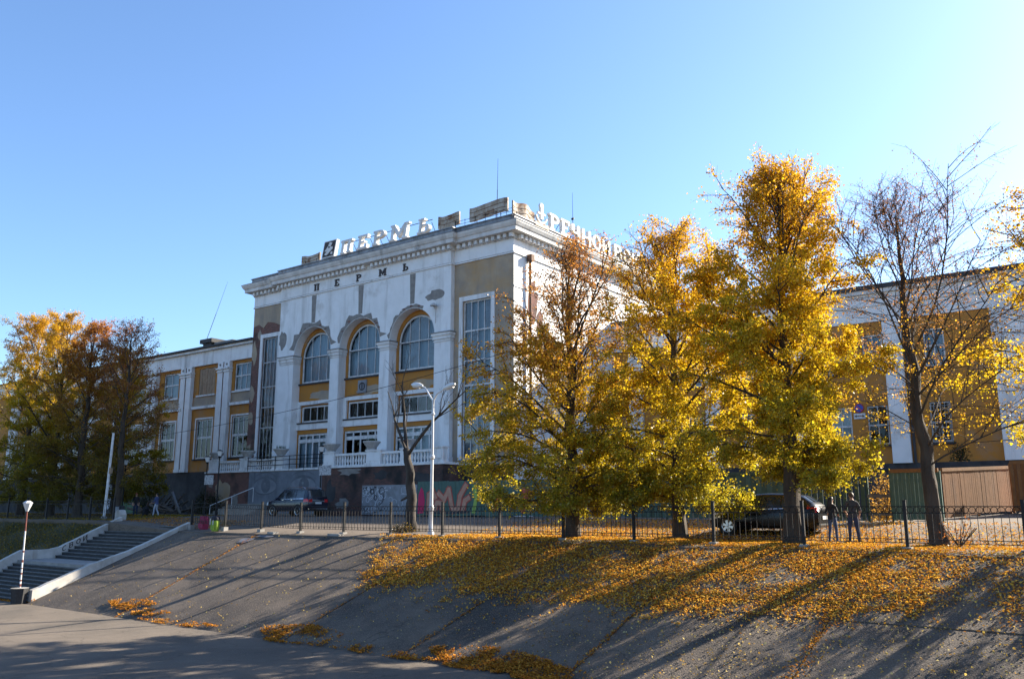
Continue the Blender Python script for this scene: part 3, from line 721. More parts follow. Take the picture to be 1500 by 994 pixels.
m = MB(); sweep(m, path, [(0.96,21.695),(0.985,21.70),(0.97,21.74),(0.29,21.84)]); m.build('gutter_flashing', 'roof_metal', BL, fix=False)
m = MB()                                        # dentils, too small to pick apart: one piece per run
def dentils(p0, p1, nx, ny):
    d = Vector((p1[0]-p0[0], p1[1]-p0[1])); L_ = d.length; d.normalize(); k = int(L_/0.52)
    for i in range(k):
        t = (i+0.5)*L_/k
        if rng.random() < 0.03: continue
        c = Vector(p0)+d*t; a = c - d*0.14 + Vector((nx,ny))*0.12; b = c + d*0.14 + Vector((nx,ny))*0.44
        m.box(min(a.x,b.x), max(a.x,b.x), min(a.y,b.y), max(a.y,b.y), 20.66, 20.945)
dentils((XA,YS),(CL-.4,YS),0,-1); dentils((CL-.3,YC),(CR+.3,YC),0,-1); dentils((CR+.4,YS),(XB+.3,YS),0,-1); dentils((XB,YS-.3),(XB,YB2),1,0)
dn = m.build('dentil_row', 'white_trim', BL); dn['kind'] = 'stuff'
# black letters on the frieze
for ch, x in zip('ПЕРМЬ', (-57.15,-54.5,-51.85,-49.15,-46.45)):
    glyph(ch, 0.60, 0.08, lambda u, v, d, x=x: (x+u, YC-0.052-d, 19.78+v), 'frieze_letter', 'letter_black', BL, width=1.2)

# --- left wing
LY = 48.6; LW0 = -128.0
PAIRS = [-70.75-6.25*i for i in range(8)]; LB = [-68.1] + [-73.87-6.25*i for i in range(7)]
holes = []
for c in LB:
    w_ = 1.35 if c < -70 else 1.32
    holes += [(c-w_,c+w_,5.85,9.68),(c-w_,c+w_,12.1,14.72)]
m = MB(); holed(m, LW0, XA-.01, 4.6, 15.0, LY, holes, 0.2); m.build('wing_wall', 'ochre', BL, fix=False)
m = MB(); m.box(LW0, XA-.02, LY-0.12, LY+0.3, -0.3, 4.6); m.build('wing_plinth', 'plinth_dark', BL)
m = MB(); m.box(LW0, XA-.02, LY-0.30, LY+.2, 15.0, 16.35); m.build('wing_frieze', 'white_trim', BL)
m = MB(); m.box(LW0, XA-.02, LY-0.62, LY+.2, 16.35, 16.50); m.box(LW0, XA-.02, LY-0.5, LY+.2, 16.50, 16.62); m.build('wing_cornice', 'cornice_stone', BL)
m = MB(); m.box(LW0, XA-.02, LY-0.75, YB2-6, 16.62, 16.80); m.build('wing_roof', 'roof_dark', BL)
m = MB(); m.quad((LW0,LY+3,0),(XA,LY+3,0),(XA,LY+3,16.6),(LW0,LY+3,16.6)); m.quad((LW0,LY,0),(LW0,LY,16.6),(LW0,YB2-6,16.6),(LW0,YB2-6,0)); m.quad((LW0,YB2-6,0),(LW0,YB2-6,16.6),(XA,YB2-6,16.6),(XA,YB2-6,0)); m.build('wing_interior', 'interior', BL, fix=False)
for pc in PAIRS:
    for s in (-1, 1):
        p = MB(); xa, xb = (pc-0.92, pc-0.10) if s < 0 else (pc+0.10, pc+0.92)
        p.box(xa, xb, LY-0.38, LY-0.002, 4.6, 14.0); p.box(xa-0.06, xb+0.06, LY-0.47, LY-0.002, 14.0, 14.12); p.box(xa-0.02, xb+0.02, LY-0.41, LY-0.002, 14.12, 14.26)
        p.box(xa-0.095, xb+0.095, LY-0.56, LY-0.002, 14.26, 14.42); p.box(xa, xb, LY-0.38, LY-0.002, 14.42, 14.998); p.box(xa-0.04, xb+0.04, LY-0.42, LY-0.003, 4.604, 4.9)
        q = p.build('pilaster', 'white_trim', BL)
        r_ = MB(); r_.lathe([(0.12,0),(0.10,-0.06),(0.02,-0.07)], ((xa+xb)/2, LY-0.38, 14.72), 8, 'y'); r_.build('rosette', 'bare_plaster', q)
    p = MB(); p.box(pc-0.095, pc+0.095, LY-0.33, LY-0.004, 4.61, 14.99); p.build('pilaster_joint', 'rust', BL)
for i, c in enumerate(LB):
    w_ = 1.33 if c < -70 else 1.30
    r_ = random.Random(50+i)
    window(c-w_, c+w_, [5.87,7.9,9.66], LY+0.14, 3, cloth='curtain_brown', cloth_p=0.5, fw=0.12, mw=0.10, rnd=r_)
    if i == 1 or i == 4:
        wb = MB(); wb.box(c-w_,c+w_,LY+0.10,LY+0.16,12.12,12.24); wb.box(c-w_,c+w_,LY+0.10,LY+0.16,14.58,14.70); wb = wb.build('boarded_window', 'window_frame', BL); tag(wb, 'upper window boarded over with brown planks')
        for k in range(6):
            x0 = c-w_+0.03+k*(2*w_-0.06)/6; MB().box(x0+.01, x0+(2*w_-0.06)/6-.012, LY+0.02+0.008*(k%2), LY+0.075, 12.14, 14.69-0.03*(k%3)).build('plank', 'plank_board', wb)
    else:
        window(c-w_, c+w_, [12.12,13.5,14.70], LY+0.14, 2 if i else 3, cloth='curtain' if i < 3 else 'curtain_brown', fw=0.10, mw=0.06, rnd=r_)
    MB().box(c-w_-0.2, c+w_+0.2, LY-0.16, LY-0.003, 11.94, 12.08).build('window_sill', 'white_trim', BL)
    MB().box(c-2.0 if i else c-1.6, c+2.0 if i else c+1.6, LY-0.26, LY-0.003, 10.72, 10.98).build('wall_ledge', 'white_trim', BL)
    MB().box(c-w_-0.15, c+w_+0.15, LY-0.18, LY-0.003, 5.70, 5.83).build('window_sill', 'plinth_dark', BL)
    MB().box(c-2.1 if i else c-1.6, c+2.1 if i else c+1.55, LY-0.012, LY-0.003, 11.0, 11.93).build('wall_panel', 'ochre_faded', BL)
    f = MB(); f.box(c-w_-.16, c-w_, LY-0.05, LY-0.003, 5.84, 9.84); f.box(c+w_, c+w_+.16, LY-0.05, LY-0.003, 5.84, 9.84); f.box(c-w_, c+w_, LY-0.05, LY-0.003, 9.69, 9.84); f.build('window_surround', 'white_trim', BL)
vt = MB(); vt.box(-75.3,-73.9,LY+0.2,LY+1.6,16.8,17.35); vt.box(-75.6,-73.6,LY+0.0,LY+1.8,17.35,17.75); vt.build('roof_vent', 'roof_dark', BL); MB().box(-73.55,-70.6,LY+0.3,LY+1.5,16.8,17.3).build('roof_duct', 'concrete', BL)
# basement doors and windows of the left wing
for x0, x1, mt in ((-88.6,-86.6,'metal_door'),(-86.5,-84.6,'metal_door')):
    d_ = MB().box(x0,x1,LY-0.18,LY-0.122,0.55,3.3).build('door', mt, BL); MB().box(x1-0.2,x1-0.12,LY-0.24,LY-0.181,1.7,1.9).build('door_handle', 'black_iron', d_)

# --- right wing
RY = 62.35; RX1 = -3.2
RPIL = [(-14.2,-13.0),(-7.56,-5.56),(-20.95,-19.75),(-27.6,-26.4),(-34.3,-33.1),(-4.3,-3.2)]
RWIN = [(-18.15,-16.75),(-15.7,-14.33),(-11.7,-10.4),(-24.8,-23.4),(-22.5,-21.2),(-31.5,-30.1),(-29.2,-27.9)]
WA, WB_, WC, WD = 5.5, 8.2, 10.6, 13.2
holes = []
for a, b in RWIN: holes += [(a,b,WA,WB_),(a,b,WC,WD)]
m = MB(); holed(m, XB+.01, RX1, 4.2, 14.1, RY, holes, 0.18); m.build('wing_wall', 'ochre', BL, fix=False)
MB().box(XB+.02, RX1, RY-0.14, RY+.2, 3.75, 4.2).build('wing_plinth', 'plinth_dark', BL); MB().box(XB+.02, RX1, RY-0.04, RY+.2, -0.3, 3.75).build('wing_plinth', 'plinth_dark', BL)
MB().box(XB+.02, RX1, RY-0.12, RY+.2, 14.1, 16.1).build('wing_frieze', 'white_plaster', BL); MB().box(XB+.02, RX1, RY-0.22, RY-.121, 15.2, 15.38).build('string_course', 'white_trim', BL)
MB().box(XB+.02, RX1+.2, RY-0.36, YB2-4, 16.1, 16.38).build('wing_cornice', 'cornice_stone', BL); MB().box(XB+.02, RX1+.3, RY-0.46, YB2-4, 16.38, 16.7).build('wing_roof', 'roof_dark', BL)
m = MB(); m.quad((RX1,RY,0),(RX1,YB2-4,0),(RX1,YB2-4,16.1),(RX1,RY,16.1)); m.quad((XB,RY+2.5,0),(RX1,RY+2.5,0),(RX1,RY+2.5,16),(XB,RY+2.5,16)); m.quad((XB,YB2-4,0),(XB,YB2-4,16),(RX1,YB2-4,16),(RX1,YB2-4,0)); m.build('wing_interior', 'interior', BL, fix=False)
for a, b in RPIL:
    p = MB(); p.box(a,b,RY-0.28,RY-.002,4.205,14.098); p.box(a-.06,b+.06,RY-0.34,RY-.004,13.1,13.3); p.build('pilaster', 'white_plaster', BL)
for i, (a, b) in enumerate(RWIN):
    r_ = random.Random(90+i)
    w1 = window(a+.01, b-.01, [WA+.02,(WA+WB_)/2,WB_-.02], RY+0.12, 2, fr='window_wood' if i in (1,2) else 'window_frame', cloth='curtain_brown' if i != 0 else 'curtain', fw=0.09, mw=0.06, rnd=r_, cloth_p=0.5 if i == 1 else 1)
    window(a+.01, b-.01, [WC+.02,(WC+WD)/2+.1,WD-.02], RY+0.12, 2, cloth='curtain', fw=0.09, mw=0.06, rnd=r_)
    for z in (WA-.15, WC-.15): MB().box(a-.12,b+.12,RY-0.14,RY-.003,z,z+0.13).build('window_sill', 'plinth_dark', BL)
    if i == 2:
        gr = MB()
        for k in range(6): gr.box(a+.05+k*.22, a+.075+k*.22, RY-0.06, RY-0.035, WA+.02, WB_-.05)
        for k in range(9): gr.box(a, b, RY-0.034, RY-0.012, WA+.1+k*.29, WA+.125+k*.29)
        gr.build('window_grille', 'window_wood', w1)
p = MB(); p.tube([(-12.8,RY-0.14,16.0),(-12.8,RY-0.14,4.2)],0.09,8); p.build('drainpipe', 'plinth_dark', BL)
# traffic plates screwed to the right wing
SX, SZ_ = -16.2, 8.1
s = thing('parking_sign', (SX, RY, 7.3), 'round blue sign above white plate with black double arrow on ochre wall', 'sign')
p = MB(); p.lathe([(0.32,0),(0.32,-0.03)], (SX,RY-0.03,SZ_), 20, 'y'); d_ = p.build('sign_disc', 'sign_blue', s)
p = MB(); p.torus((SX,RY-0.062,SZ_),0.295,0.02,20,4); p.prism([(SX-.21,SZ_+.17),(SX-.17,SZ_+.21),(SX+.21,SZ_-.17),(SX+.17,SZ_-.21)],RY-0.068,RY-0.061); p.build('red_band','sign_red',d_)
pl_ = MB().box(SX-.39,SX+.39,RY-0.06,RY-0.03,SZ_-.76,SZ_-.37).build('sign_plate', 'plate_white', s); zc = SZ_-.565
p = MB(); p.box(SX-.2,SX+.2,RY-0.068,RY-0.061,zc-.03,zc+.03)
p.prism([(SX-.34,zc),(SX-.2,zc-.1),(SX-.2,zc+.1)],RY-0.068,RY-0.061); p.prism([(SX+.34,zc),(SX+.2,zc+.1),(SX+.2,zc-.1)],RY-0.068,RY-0.061); p.build('arrow','letter_black',pl_)
MB().box(SX-.05,SX+.05,RY-0.03,RY-.001,SZ_-.8,SZ_+.1).build('bracket','black_iron',s)

# ---------------------------------------------------------------- roof signs
rs = thing('roof_sign', (-49, 47.9, 22.4), 'large white slanted roof letters on the front parapet, spelling a city name', 'sign')
fr_ = MB()
for x, ch, h in ((-54.25,'П',1.15),(-52.15,'Е',1.18),(-50.3,'Р',1.22),(-48.25,'М',1.30),(-45.2,'Ь',1.22)):
    glyph(ch, h, 0.34, lambda u, v, d, x=x: (x+u, 48.0-d, 22.64+v), 'letter', 'sign_white', rs, shear=0.16, width=1.35)
    for dx in (0.3, 1.1): fr_.tube([(x+dx,47.95,22.38),(x+dx,47.95,22.66)],0.03,5); fr_.tube([(x+dx+.2,48.02,23.5),(x+dx,49.3,22.0)],0.025,5)
fr_.tube([(-54.2,48.03,23.6),(-43.8,48.03,23.72)],0.03,5); fr_.build('sign_frame','black_iron',rs)
em = thing('emblem_sign', (-55.8, 47.9, 22.4), 'slanted dark roof emblem panel with pale heraldic relief beside the letters', 'sign')
sh = lambda x,z: (x+0.22*(z-22.6), z)
P = [sh(-56.55,22.62),sh(-54.95,22.62),sh(-54.95,24.1),sh(-56.55,24.1)]; p = MB().prism(P,47.66,48.0).build('panel','sign_white',em)
P2 = [sh(-56.45,22.7),sh(-55.05,22.7),sh(-55.05,24.02),sh(-56.45,24.02)]; f_ = MB().prism(P2,47.64,47.659).build('dark_face','letter_black',p)
p2 = MB()
for poly in ([(-56.2,22.9),(-55.9,22.8),(-55.5,23.1),(-55.75,23.35)],[(-55.75,23.35),(-55.5,23.1),(-55.25,23.3),(-55.3,23.5),(-55.6,23.5)],[(-56.25,23.2),(-56.0,23.15),(-55.75,23.35),(-55.9,23.6)],[(-55.9,23.62),(-55.6,23.52),(-55.4,23.85),(-55.75,23.95)],[(-55.4,22.85),(-55.15,22.8),(-55.2,23.05),(-55.4,23.02)]):
    p2.prism([sh(*q) for q in poly],47.60,47.638)
p2.build('relief','sign_white',f_)
MB().box(-56.3,-55.2,47.75,47.95,22.38,22.62).build('stand','black_iron',em)
def flag(x0, x1, z0, z1, label, ax='x', seed=0, amp=0.10, slope=0.0):
    loc = ((x0+x1)/2, 47.85, 22.4) if ax == 'x' else (XB+0.1, (x0+x1)/2, 22.3)
    t = thing('flag_panel', loc, label, 'sign', 'wavy flag panels on the roof edge'); m = MB(); n = 20; k = 6
    for side in (0, 1):
        for i in range(n+1):
            u = i/n; s = x0+(x1-x0)*u; w_ = amp*math.sin(u*9+seed); dz = 0.10*math.sin(u*7+seed+1)+slope*u
            for j in range(k+1):
                z = z0+(z1-z0)*j/k+dz
                m.v.append((s, 47.80+w_+side*0.14, z) if ax == 'x' else (XB+0.25+w_-side*0.14, s, z))
    W = k+1; S = (n+1)*W
    for i in range(n):
        for j in range(k):
            m.f.append((i*W+j,(i+1)*W+j,(i+1)*W+j+1,i*W+j+1)); m.f.append((S+i*W+j,S+i*W+j+1,S+(i+1)*W+j+1,S+(i+1)*W+j)); m.m += [0,0]
        for j in (0,k): m.f.append((i*W+j,S+i*W+j,S+(i+1)*W+j,(i+1)*W+j)); m.m.append(0)
    for i in (0,n):
        for j in range(k): m.f.append((i*W+j,i*W+j+1,S+i*W+j+1,S+i*W+j)); m.m.append(0)
    m.build('panel','sign_flag',t,smooth=True)
    s_ = MB()
    for u in (0.2,0.8):
        s = x0+(x1-x0)*u
        s_.tube([(s,47.88,22.35),(s,47.88,z0+0.35)] if ax == 'x' else [(XB+0.16,s,22.0),(XB+0.16,s,z0+0.35)],0.03,5)
    s_.build('stand','black_iron',t)
    b_ = MB()
    for zz in (0.33,0.66):
        pts = []
        for i in range(n+1):
            u = i/n; s = x0+(x1-x0)*u; w_ = amp*math.sin(u*9+seed); z = z0+(z1-z0)*zz+0.10*math.sin(u*7+seed+1)+slope*u
            pts.append((s,47.795+w_,z) if ax == 'x' else (XB+0.255+w_,s,z))
        b_.tube(pts,0.022,4)
    b_.build('seam','rust',t)
flag(-59.4,-57.0,22.55,23.3,'small rusty wavy flag panel left of the dark roof emblem',seed=0)
flag(-43.1,-40.8,22.65,23.65,'mid-sized rusty wavy flag panel right after the last big roof letter',seed=1)
flag(-39.9,-36.1,22.65,23.72,'long rusty wavy flag panel at the roof corner, on the shaded front',seed=2,slope=0.1)
flag(47.6,50.4,22.30,23.45,'pale sunlit wavy flag panel at the roof corner, facing the trees','y',seed=3,slope=-0.15)
an = thing('anchor_emblem', (XB+0.1,51.2,22.0), 'white roof emblem shaped like a ship anchor between flag and letters', 'sign')
p = MB(); p.lathe([(0.02,-.1),(0.22,-.1),(0.27,0),(0.22,.1),(0.02,.1)],(XB+0.2,51.25,23.95),14,'x'); p.box(XB+.1,XB+.3,51.1,51.4,22.9,23.75); p.build('ring_and_shank','sign_white',an)
p = MB(); p.torus((XB+0.2,51.25,23.35),0.75,0.10,10,6,'x',(R(200),R(340))); p.box(XB+.12,XB+.28,50.75,51.75,23.25,23.4); p.build('arms','sign_white',an)
p = MB(); p.box(XB+.06,XB+.34,50.3,52.1,22.2,22.55); p.tube([(XB+.2,51.25,22.0),(XB+.2,51.25,22.9)],0.04,5); p.build('base_wave','sign_flag',an)
rs2 = thing('roof_sign', (XB+.1, 60, 22.0), 'large white upright roof letters along the sunlit flank, spelling two words', 'sign')
y = 52.35; fr_ = MB()
for ch in 'РЕЧНОЙ ВОКЗАЛ':
    if ch == ' ': y += 0.5; continue
    glyph(ch, 1.3, 0.30, lambda u, v, d, y=y: (XB-0.02+d, y+u, 22.45+v), 'letter', 'sign_white', rs2, width=1.25)
    for dy in (0.3,0.9): fr_.tube([(XB+.1,y+dy,22.0),(XB+.1,y+dy,22.47)],0.03,5); fr_.tube([(XB-.05,y+dy,23.5),(XB-1.2,y+dy,22.0)],0.025,5)
    y += 1.58
fr_.build('sign_frame','black_iron',rs2)
# roof railing and masts
rl = thing('roof_railing', (-38.5,47.75,22.4), 'thin metal railing along the roof corner under the flag panels', 'railing')
p = MB()
for z in (22.6,22.85): p.tube([(-41.2,47.72,z),(-35.45,47.72,z),(-35.45,50.0,z)],0.018,4)
p.build('rail','black_iron',rl)
for x in (-41.2,-40.2,-39.2,-38.2,-37.2,-36.2): MB().tube([(x,47.72,22.3),(x,47.72,22.95)],0.022,4).build('post','black_iron',rl)
def mast(loc, top, label, r=0.035, whip=False):
    t = thing('antenna_mast', loc, label, 'antenna'); a, b = Vector(loc), Vector(top); mid = a+(b-a)*0.55
    MB().tube([a,mid],[r,r*0.8],6).build('mast_tube','black_iron',t); MB().tube([mid,b],[r*0.6,r*0.3],5).build('whip','black_iron',t)
    if whip: MB().box(mid.x-.12,mid.x+.12,mid.y-.05,mid.y+.05,mid.z-.08,mid.z+.08).build('coupling','black_iron',t)
mast((-37.8,48.6,21.9),(-37.7,48.6,27.5),'tall thin antenna mast behind the corner flag panel')
mast((XB-0.6,57.0,21.9),(XB-0.6,57.0,27.0),'thin antenna with a coupling above the flank roof letters',whip=True)
mast((-76.6,49.6,16.8),(-73.0,49.6,23.6),'slender antenna leaning steeply over the dark vent on the low roof',r=0.03)
# ---------------------------------------------------------------- terrace in front of the block
TR = thing('terrace', (-50,45.5,0.6), 'brick terrace with white balustrade before the station entrance', 'terrace')
MB().box(-51.6,-39.2,44.5,47.58,0.2,4.2).build('terrace_wall','brick_dark',TR)
MB().box(-51.75,-39.05,44.38,47.56,4.2,4.36).build('terrace_slab','white_trim',TR)
MB().box(-69.1,-62.75,46.0,47.97,0.2,4.25).build('terrace_wall','brick_red',TR); MB().box(-62.74,-53.2,46.05,47.55,0.2,4.25).build('terrace_wall','concrete',TR)
MB().box(-69.2,-51.76,45.9,47.55,4.25,4.38).build('terrace_slab','white_trim',TR)
MB().box(-53.19,-51.61,46.3,47.5,0.2,4.2).build('terrace_wall','brick_dark',TR)
MB().box(-39.04,-35.7,46.6,47.9,0.2,4.2).build('terrace_wall','plinth_dark',TR)
bal = MB().lathe([(0.10,0),(0.10,0.06),(0.055,0.10),(0.05,0.16),(0.095,0.30),(0.10,0.38),(0.06,0.56),(0.05,0.66),(0.085,0.70),(0.085,0.76)],(0,0,0),8).mesh('baluster','white_trim',smooth=True)
def balustrade(x0, x1, y, z, peds):
    """peds: list of (xa, xb) pedestals; balusters fill between"""
    h = 0.76
    for a, b in peds:
        p = MB(); p.box(a,b,y-0.26,y+0.26,z,z+0.98); p.box(a-0.06,b+0.06,y-0.32,y+0.32,z+0.98,z+1.08); p.box(a-0.05,b+0.05,y-0.31,y+0.31,z+.002,z+0.14)
        q = p.build('pedestal','white_trim',TR); MB().box(a+0.12,b-0.12,y-0.275,y-0.262,z+0.28,z+0.86).build('pedestal_panel','white_plaster',q)
    segs = [(peds[i][1],peds[i+1][0]) for i in range(len(peds)-1)]
    for a, b in segs:
        MB().box(a,b,y-0.16,y+0.16,z+0.76,z+0.92).build('handrail','white_trim',TR)
        k = max(2,int((b-a)/0.29))
        for i in range(k): put('baluster',bal,TR,(a+(b-a)*(i+.5)/k,y,z),(0,0,rng.uniform(0,1)))
balustrade(-51.5,-39.2,44.75,4.36,[(-51.5,-50.3),(-46.8,-45.3),(-43.3,-42.5),(-40.1,-39.25)])
balustrade(-69,-58,46.3,4.38,[(-68.8,-67.5),(-64.2,-63.0),(-59.7,-58.4)])
rr = MB()
for z in (4.75,5.15,5.45): rr.tube([(-63.0,45.92,z),(-51.8,45.92,z)],0.03,5)
r_ = rr.build('steel_rail','black_iron',TR)
for x in np.arange(-62.9,-51.7,1.85): MB().tube([(x,45.92,4.25),(x,45.92,5.5)],0.035,5).build('rail_post','black_iron',TR)
# mural wall of narrow boards with two painted eyes
mw = thing('mural_wall', (-58,46.0,0.6), 'grey boarded wall with two large painted eyes below the terrace', 'wall')
m = MB(); 
for i in range(23):
    z = 0.75+i*0.15; m.box(-62.7,-53.25,45.97+0.004*(i%2),46.045,z,z+0.143)
b_ = m.build('siding_boards','mural_board',mw); b_['kind'] = 'stuff'
def ell(m, cx, cz, rx, rz, y, a0=0, a1=360, n=24):
    m.quad(*[(cx+rx*math.cos(R(a0+(a1-a0)*i/n)), y, cz+rz*math.sin(R(a0+(a1-a0)*i/n))) for i in range(n+(0 if a1-a0==360 else 1))])
def arcband(m, cx, cz, rx, rz, y, a0, a1, w, n=20):
    for i in range(n):
        a, b = R(a0+(a1-a0)*i/n), R(a0+(a1-a0)*(i+1)/n); wa, wb = w*math.sin(math.pi*(i+.15)/n+.1), w*math.sin(math.pi*(i+1.15)/n+.1)
        m.quad((cx+rx*math.cos(a),y,cz+rz*math.sin(a)),(cx+rx*math.cos(b),y,cz+rz*math.sin(b)),(cx+(rx+wb)*math.cos(b),y,cz+(rz+wb)*math.sin(b)),(cx+(rx+wa)*math.cos(a),y,cz+(rz+wa)*math.sin(a)))
for cx in (-60.5,-55.6):
    m = MB(); ell(m,cx,3.0,1.55,0.62,45.966); m.build('eye_white','eye_grey',mw,fix=False)
    m = MB(); ell(m,cx+.15,3.05,0.62,0.60,45.962); arcband(m,cx,3.0,1.55,0.62,45.962,10,170,0.22); arcband(m,cx,3.0,1.55,0.62,45.962,190,350,0.12); arcband(m,cx,3.1,1.9,1.0,45.962,40,150,0.10); m.build('eye_lines','eye_dark',mw,fix=False)
    m = MB(); ell(m,cx+.0,3.2,0.14,0.12,45.958); m.build('eye_glint','eye_grey',mw,fix=False)
# graffiti panel leaned on the terrace wall
gp = thing('graffiti_panel', (-44.3,44.45,0.8), 'pale panel sprayed with white scribbles against the dark brick terrace', 'panel')
MB().box(-47.0,-41.5,44.40,44.47,0.75,2.85).build('sheet','debris_grey',gp)
def scribble(parent, x0, x1, z0, z1, y, n, mt, seed, w=0.05, name='scribble'):
    rr = random.Random(seed); m = MB()
    for _ in range(n):
        x, z = rr.uniform(x0,x1), rr.uniform(z0,z1); a = rr.uniform(0,6.28); turn = rr.uniform(-0.9,0.9); pts = []
        for k in range(9):
            pts.append((x,z)); x += 0.13*math.cos(a); z += 0.13*math.sin(a); a += turn+rr.uniform(-.2,.2)
        yy = y-0.0005*_
        for k in range(len(pts)-1):
            (xa,za),(xb,zb) = pts[k],pts[k+1]; d = math.hypot(xb-xa,zb-za); nx,nz = -(zb-za)/d*w/2,(xb-xa)/d*w/2
            if min(xa,xb) < x0-.02 or max(xa,xb) > x1+.02 or min(za,zb) < z0-.02 or max(za,zb) > z1+.02: continue
            m.quad((xa-nx,yy,za-nz),(xb-nx,yy,zb-nz),(xb+nx,yy,zb+nz),(xa+nx,yy,za+nz))
    o = m.build(name,mt,parent,fix=False); o['kind'] = 'stuff'; return o
scribble(gp,-46.9,-44.0,0.9,2.75,44.396,26,'paint_white',1); scribble(gp,-46.9,-44.6,0.9,2.75,44.38,14,'paint_dark',2,0.06); scribble(gp,-44.5,-41.6,1.3,2.7,44.396,5,'paint_white',4,0.03)
# plaster remains and damp marks on the terrace brick
for cx,cz,rx,rz,mt,sd in ((-48.6,3.9,1.3,.28,'bare_plaster',1),(-50.6,2.4,.5,.9,'plinth_dark',2),(-45.2,3.6,.8,.35,'plinth_dark',3),(-41.0,3.2,.9,.6,'plinth_dark',4),(-49.2,1.5,.7,.4,'bare_plaster',5)): blob(cx,cz,rx,rz,44.494,'wall_patch',mt,sd,16,TR,.4)
for cx,cz,rx,rz,mt,sd in ((-66.5,2.6,1.1,1.2,'ochre_faded',6),(-64.6,1.8,.6,.7,'bare_plaster',7),(-68.2,3.4,.5,.5,'bare_plaster',8)): blob(cx,cz,rx,rz,45.994,'wall_patch',mt,sd,16,TR,.4)
# flower urns
urn_me = MB().lathe([(0.34,0),(0.36,0.06),(0.30,0.11),(0.36,0.16),(0.52,0.40),(0.60,0.50),(0.66,0.56),(0.66,0.64),(0.58,0.65)],(0,0,0),14).mesh('urn_bowl','urn_stone',smooth=True)
def tuft_mesh(n, h, r, seed, mt):
    rr = random.Random(seed); m = MB()
    for i in range(n):
        a, d = rr.uniform(0,6.28), r*math.sqrt(rr.random()); x, y = d*math.cos(a), d*math.sin(a); q = rr.uniform(0,6.28); w_ = 0.02; hh = h*rr.uniform(.5,1); lx, ly = rr.uniform(-.3,.3)*hh, rr.uniform(-.3,.3)*hh
        m.quad((x-w_*math.cos(q),y-w_*math.sin(q),0),(x+w_*math.cos(q),y+w_*math.sin(q),0),(x+lx,y+ly,hh))
    return m.mesh('tuft',mt,fix=False)
tf = tuft_mesh(70,0.4,0.42,4,'weed')
for x,y,z,lab,grass in ((-50.9,44.75,5.44,'pale stone urn on the end pedestal next to the mural wall',0),(-46.5,44.75,5.44,'pale stone urn on the wide pedestal before the middle arch',1),(-47.9,45.5,4.7,'pale stone urn standing behind the balustrade before the middle arch',0),(-42.9,44.75,5.44,'pale stone urn on the slim pedestal behind the bare tree',0),
        (-68.1,46.3,5.46,'pale stone urn on the far end pedestal beside the low wing',0),(-63.5,46.3,5.46,'pale stone urn with weeds beside the exposed brick corner',1),(-59.0,46.3,5.46,'pale stone urn with weeds above the first painted eye',1)):
    u = thing('stone_urn',(x,y,z),lab,'urn','stone urns along the balustrade'); put('bowl',urn_me,u,(x,y,z)); MB().lathe([(0.30,-0.02),(0.30,0.02)],(x,y,z),12).build('foot','urn_stone',u)
    if z < 5: MB().box(x-.35,x+.35,y-.35,y+.35,4.365,z-.02).build('plinth','urn_stone',u)
    if grass: put('weeds',tf,u,(x,y,z+.62))
# entrance steps and rail by the mural
es = thing('entrance_steps',(-62.0,44.0,0.6),'low grey concrete steps with sloping handrail beside the mural wall','steps')
for i in range(5): MB().box(-64.2,-59.0,43.2+i*0.45,45.95,0.55+i*0.2,0.75+i*0.2-.002).build('step','concrete',es)
MB().tube([(-64.0,43.2,1.4),(-61.5,45.6,2.9)],0.035,6).build('handrail','steel_paint',es)
for t in (0,.5,1): MB().tube([(-64.0+2.5*t,43.2+2.4*t,0.7+1.0*t),(-64.0+2.5*t,43.2+2.4*t,1.4+1.5*t)],0.03,6).build('rail_post','steel_paint',es)
# ---------------------------------------------------------------- iron fences
pick_me = MB().box(-0.009,0.009,-0.009,0.009,0,0.94).mesh('picket','black_iron')
stub_me = MB().box(-0.009,0.009,-0.009,0.009,0,1.14).mesh('picket','black_iron')
post_me = MB().box(-0.05,0.05,-0.05,0.05,-0.25,1.52).box(-0.058,0.058,-0.058,0.058,1.52,1.55).mesh('post','black_iron')
def ring_mesh(L_):
    m = MB(); k = int(round(L_/0.205))
    for i in range(k): m.torus((0.06+(L_-0.12)*(i+.5)/k,0.0 if i%2 else 0.012,1.235),0.098,0.010,12,4)
    k2 = 8
    for i in range(k2): m.torus(((L_)*(i+.5)/k2,0,0.245),0.048,0.009,10,4)
    return m.mesh('ring_band','black_iron')
def rail_mesh(L_):
    m = MB()
    for z in (1.345,1.125,0.30,0.185): m.box(0.05,L_-0.05,-0.014,0.014,z-0.011,z+0.011)
    return m.mesh('rails','black_iron')
RB, RM = ring_mesh(3.35), rail_mesh(3.35); RB2, RM2 = ring_mesh(3.12), rail_mesh(3.12)
def iron_fence(xs, y, label, zf, rb, rm, npk):
    t = thing('iron_fence',(xs[0],y,0),label,'fence')
    for i, x in enumerate(xs):
        z = zf(x); put('post',post_me,t,(x,y,z),(rng.uniform(-.012,.012),rng.uniform(-.012,.012),0))
        fb = MB().box(x-.14,x+.14,y-.16,y+.14,z-.3,z+.05).build('footing','concrete',t)
        if i == len(xs)-1: break
        z2 = zf(xs[i+1]); L_ = abs(xs[i+1]-x); ang = math.atan2(z2-z, L_)
        p = put('panel',rm,t,(x,y,z),(0,-ang,0)); BASE[p.name] = Vector((0,0,0))
        q = bpy.data.objects.new('ring_band',rb); q['kind'] = 'stuff'; COL.objects.link(q); q.parent = p
        for k in range(npk):
            u = 0.05+(L_-0.1)*(k+.5)/npk
            c = bpy.data.objects.new('picket',pick_me); COL.objects.link(c); c.parent = p; c.location = (u,0,0.185)
FX = [-46.95+3.35*i for i in range(0,16)]
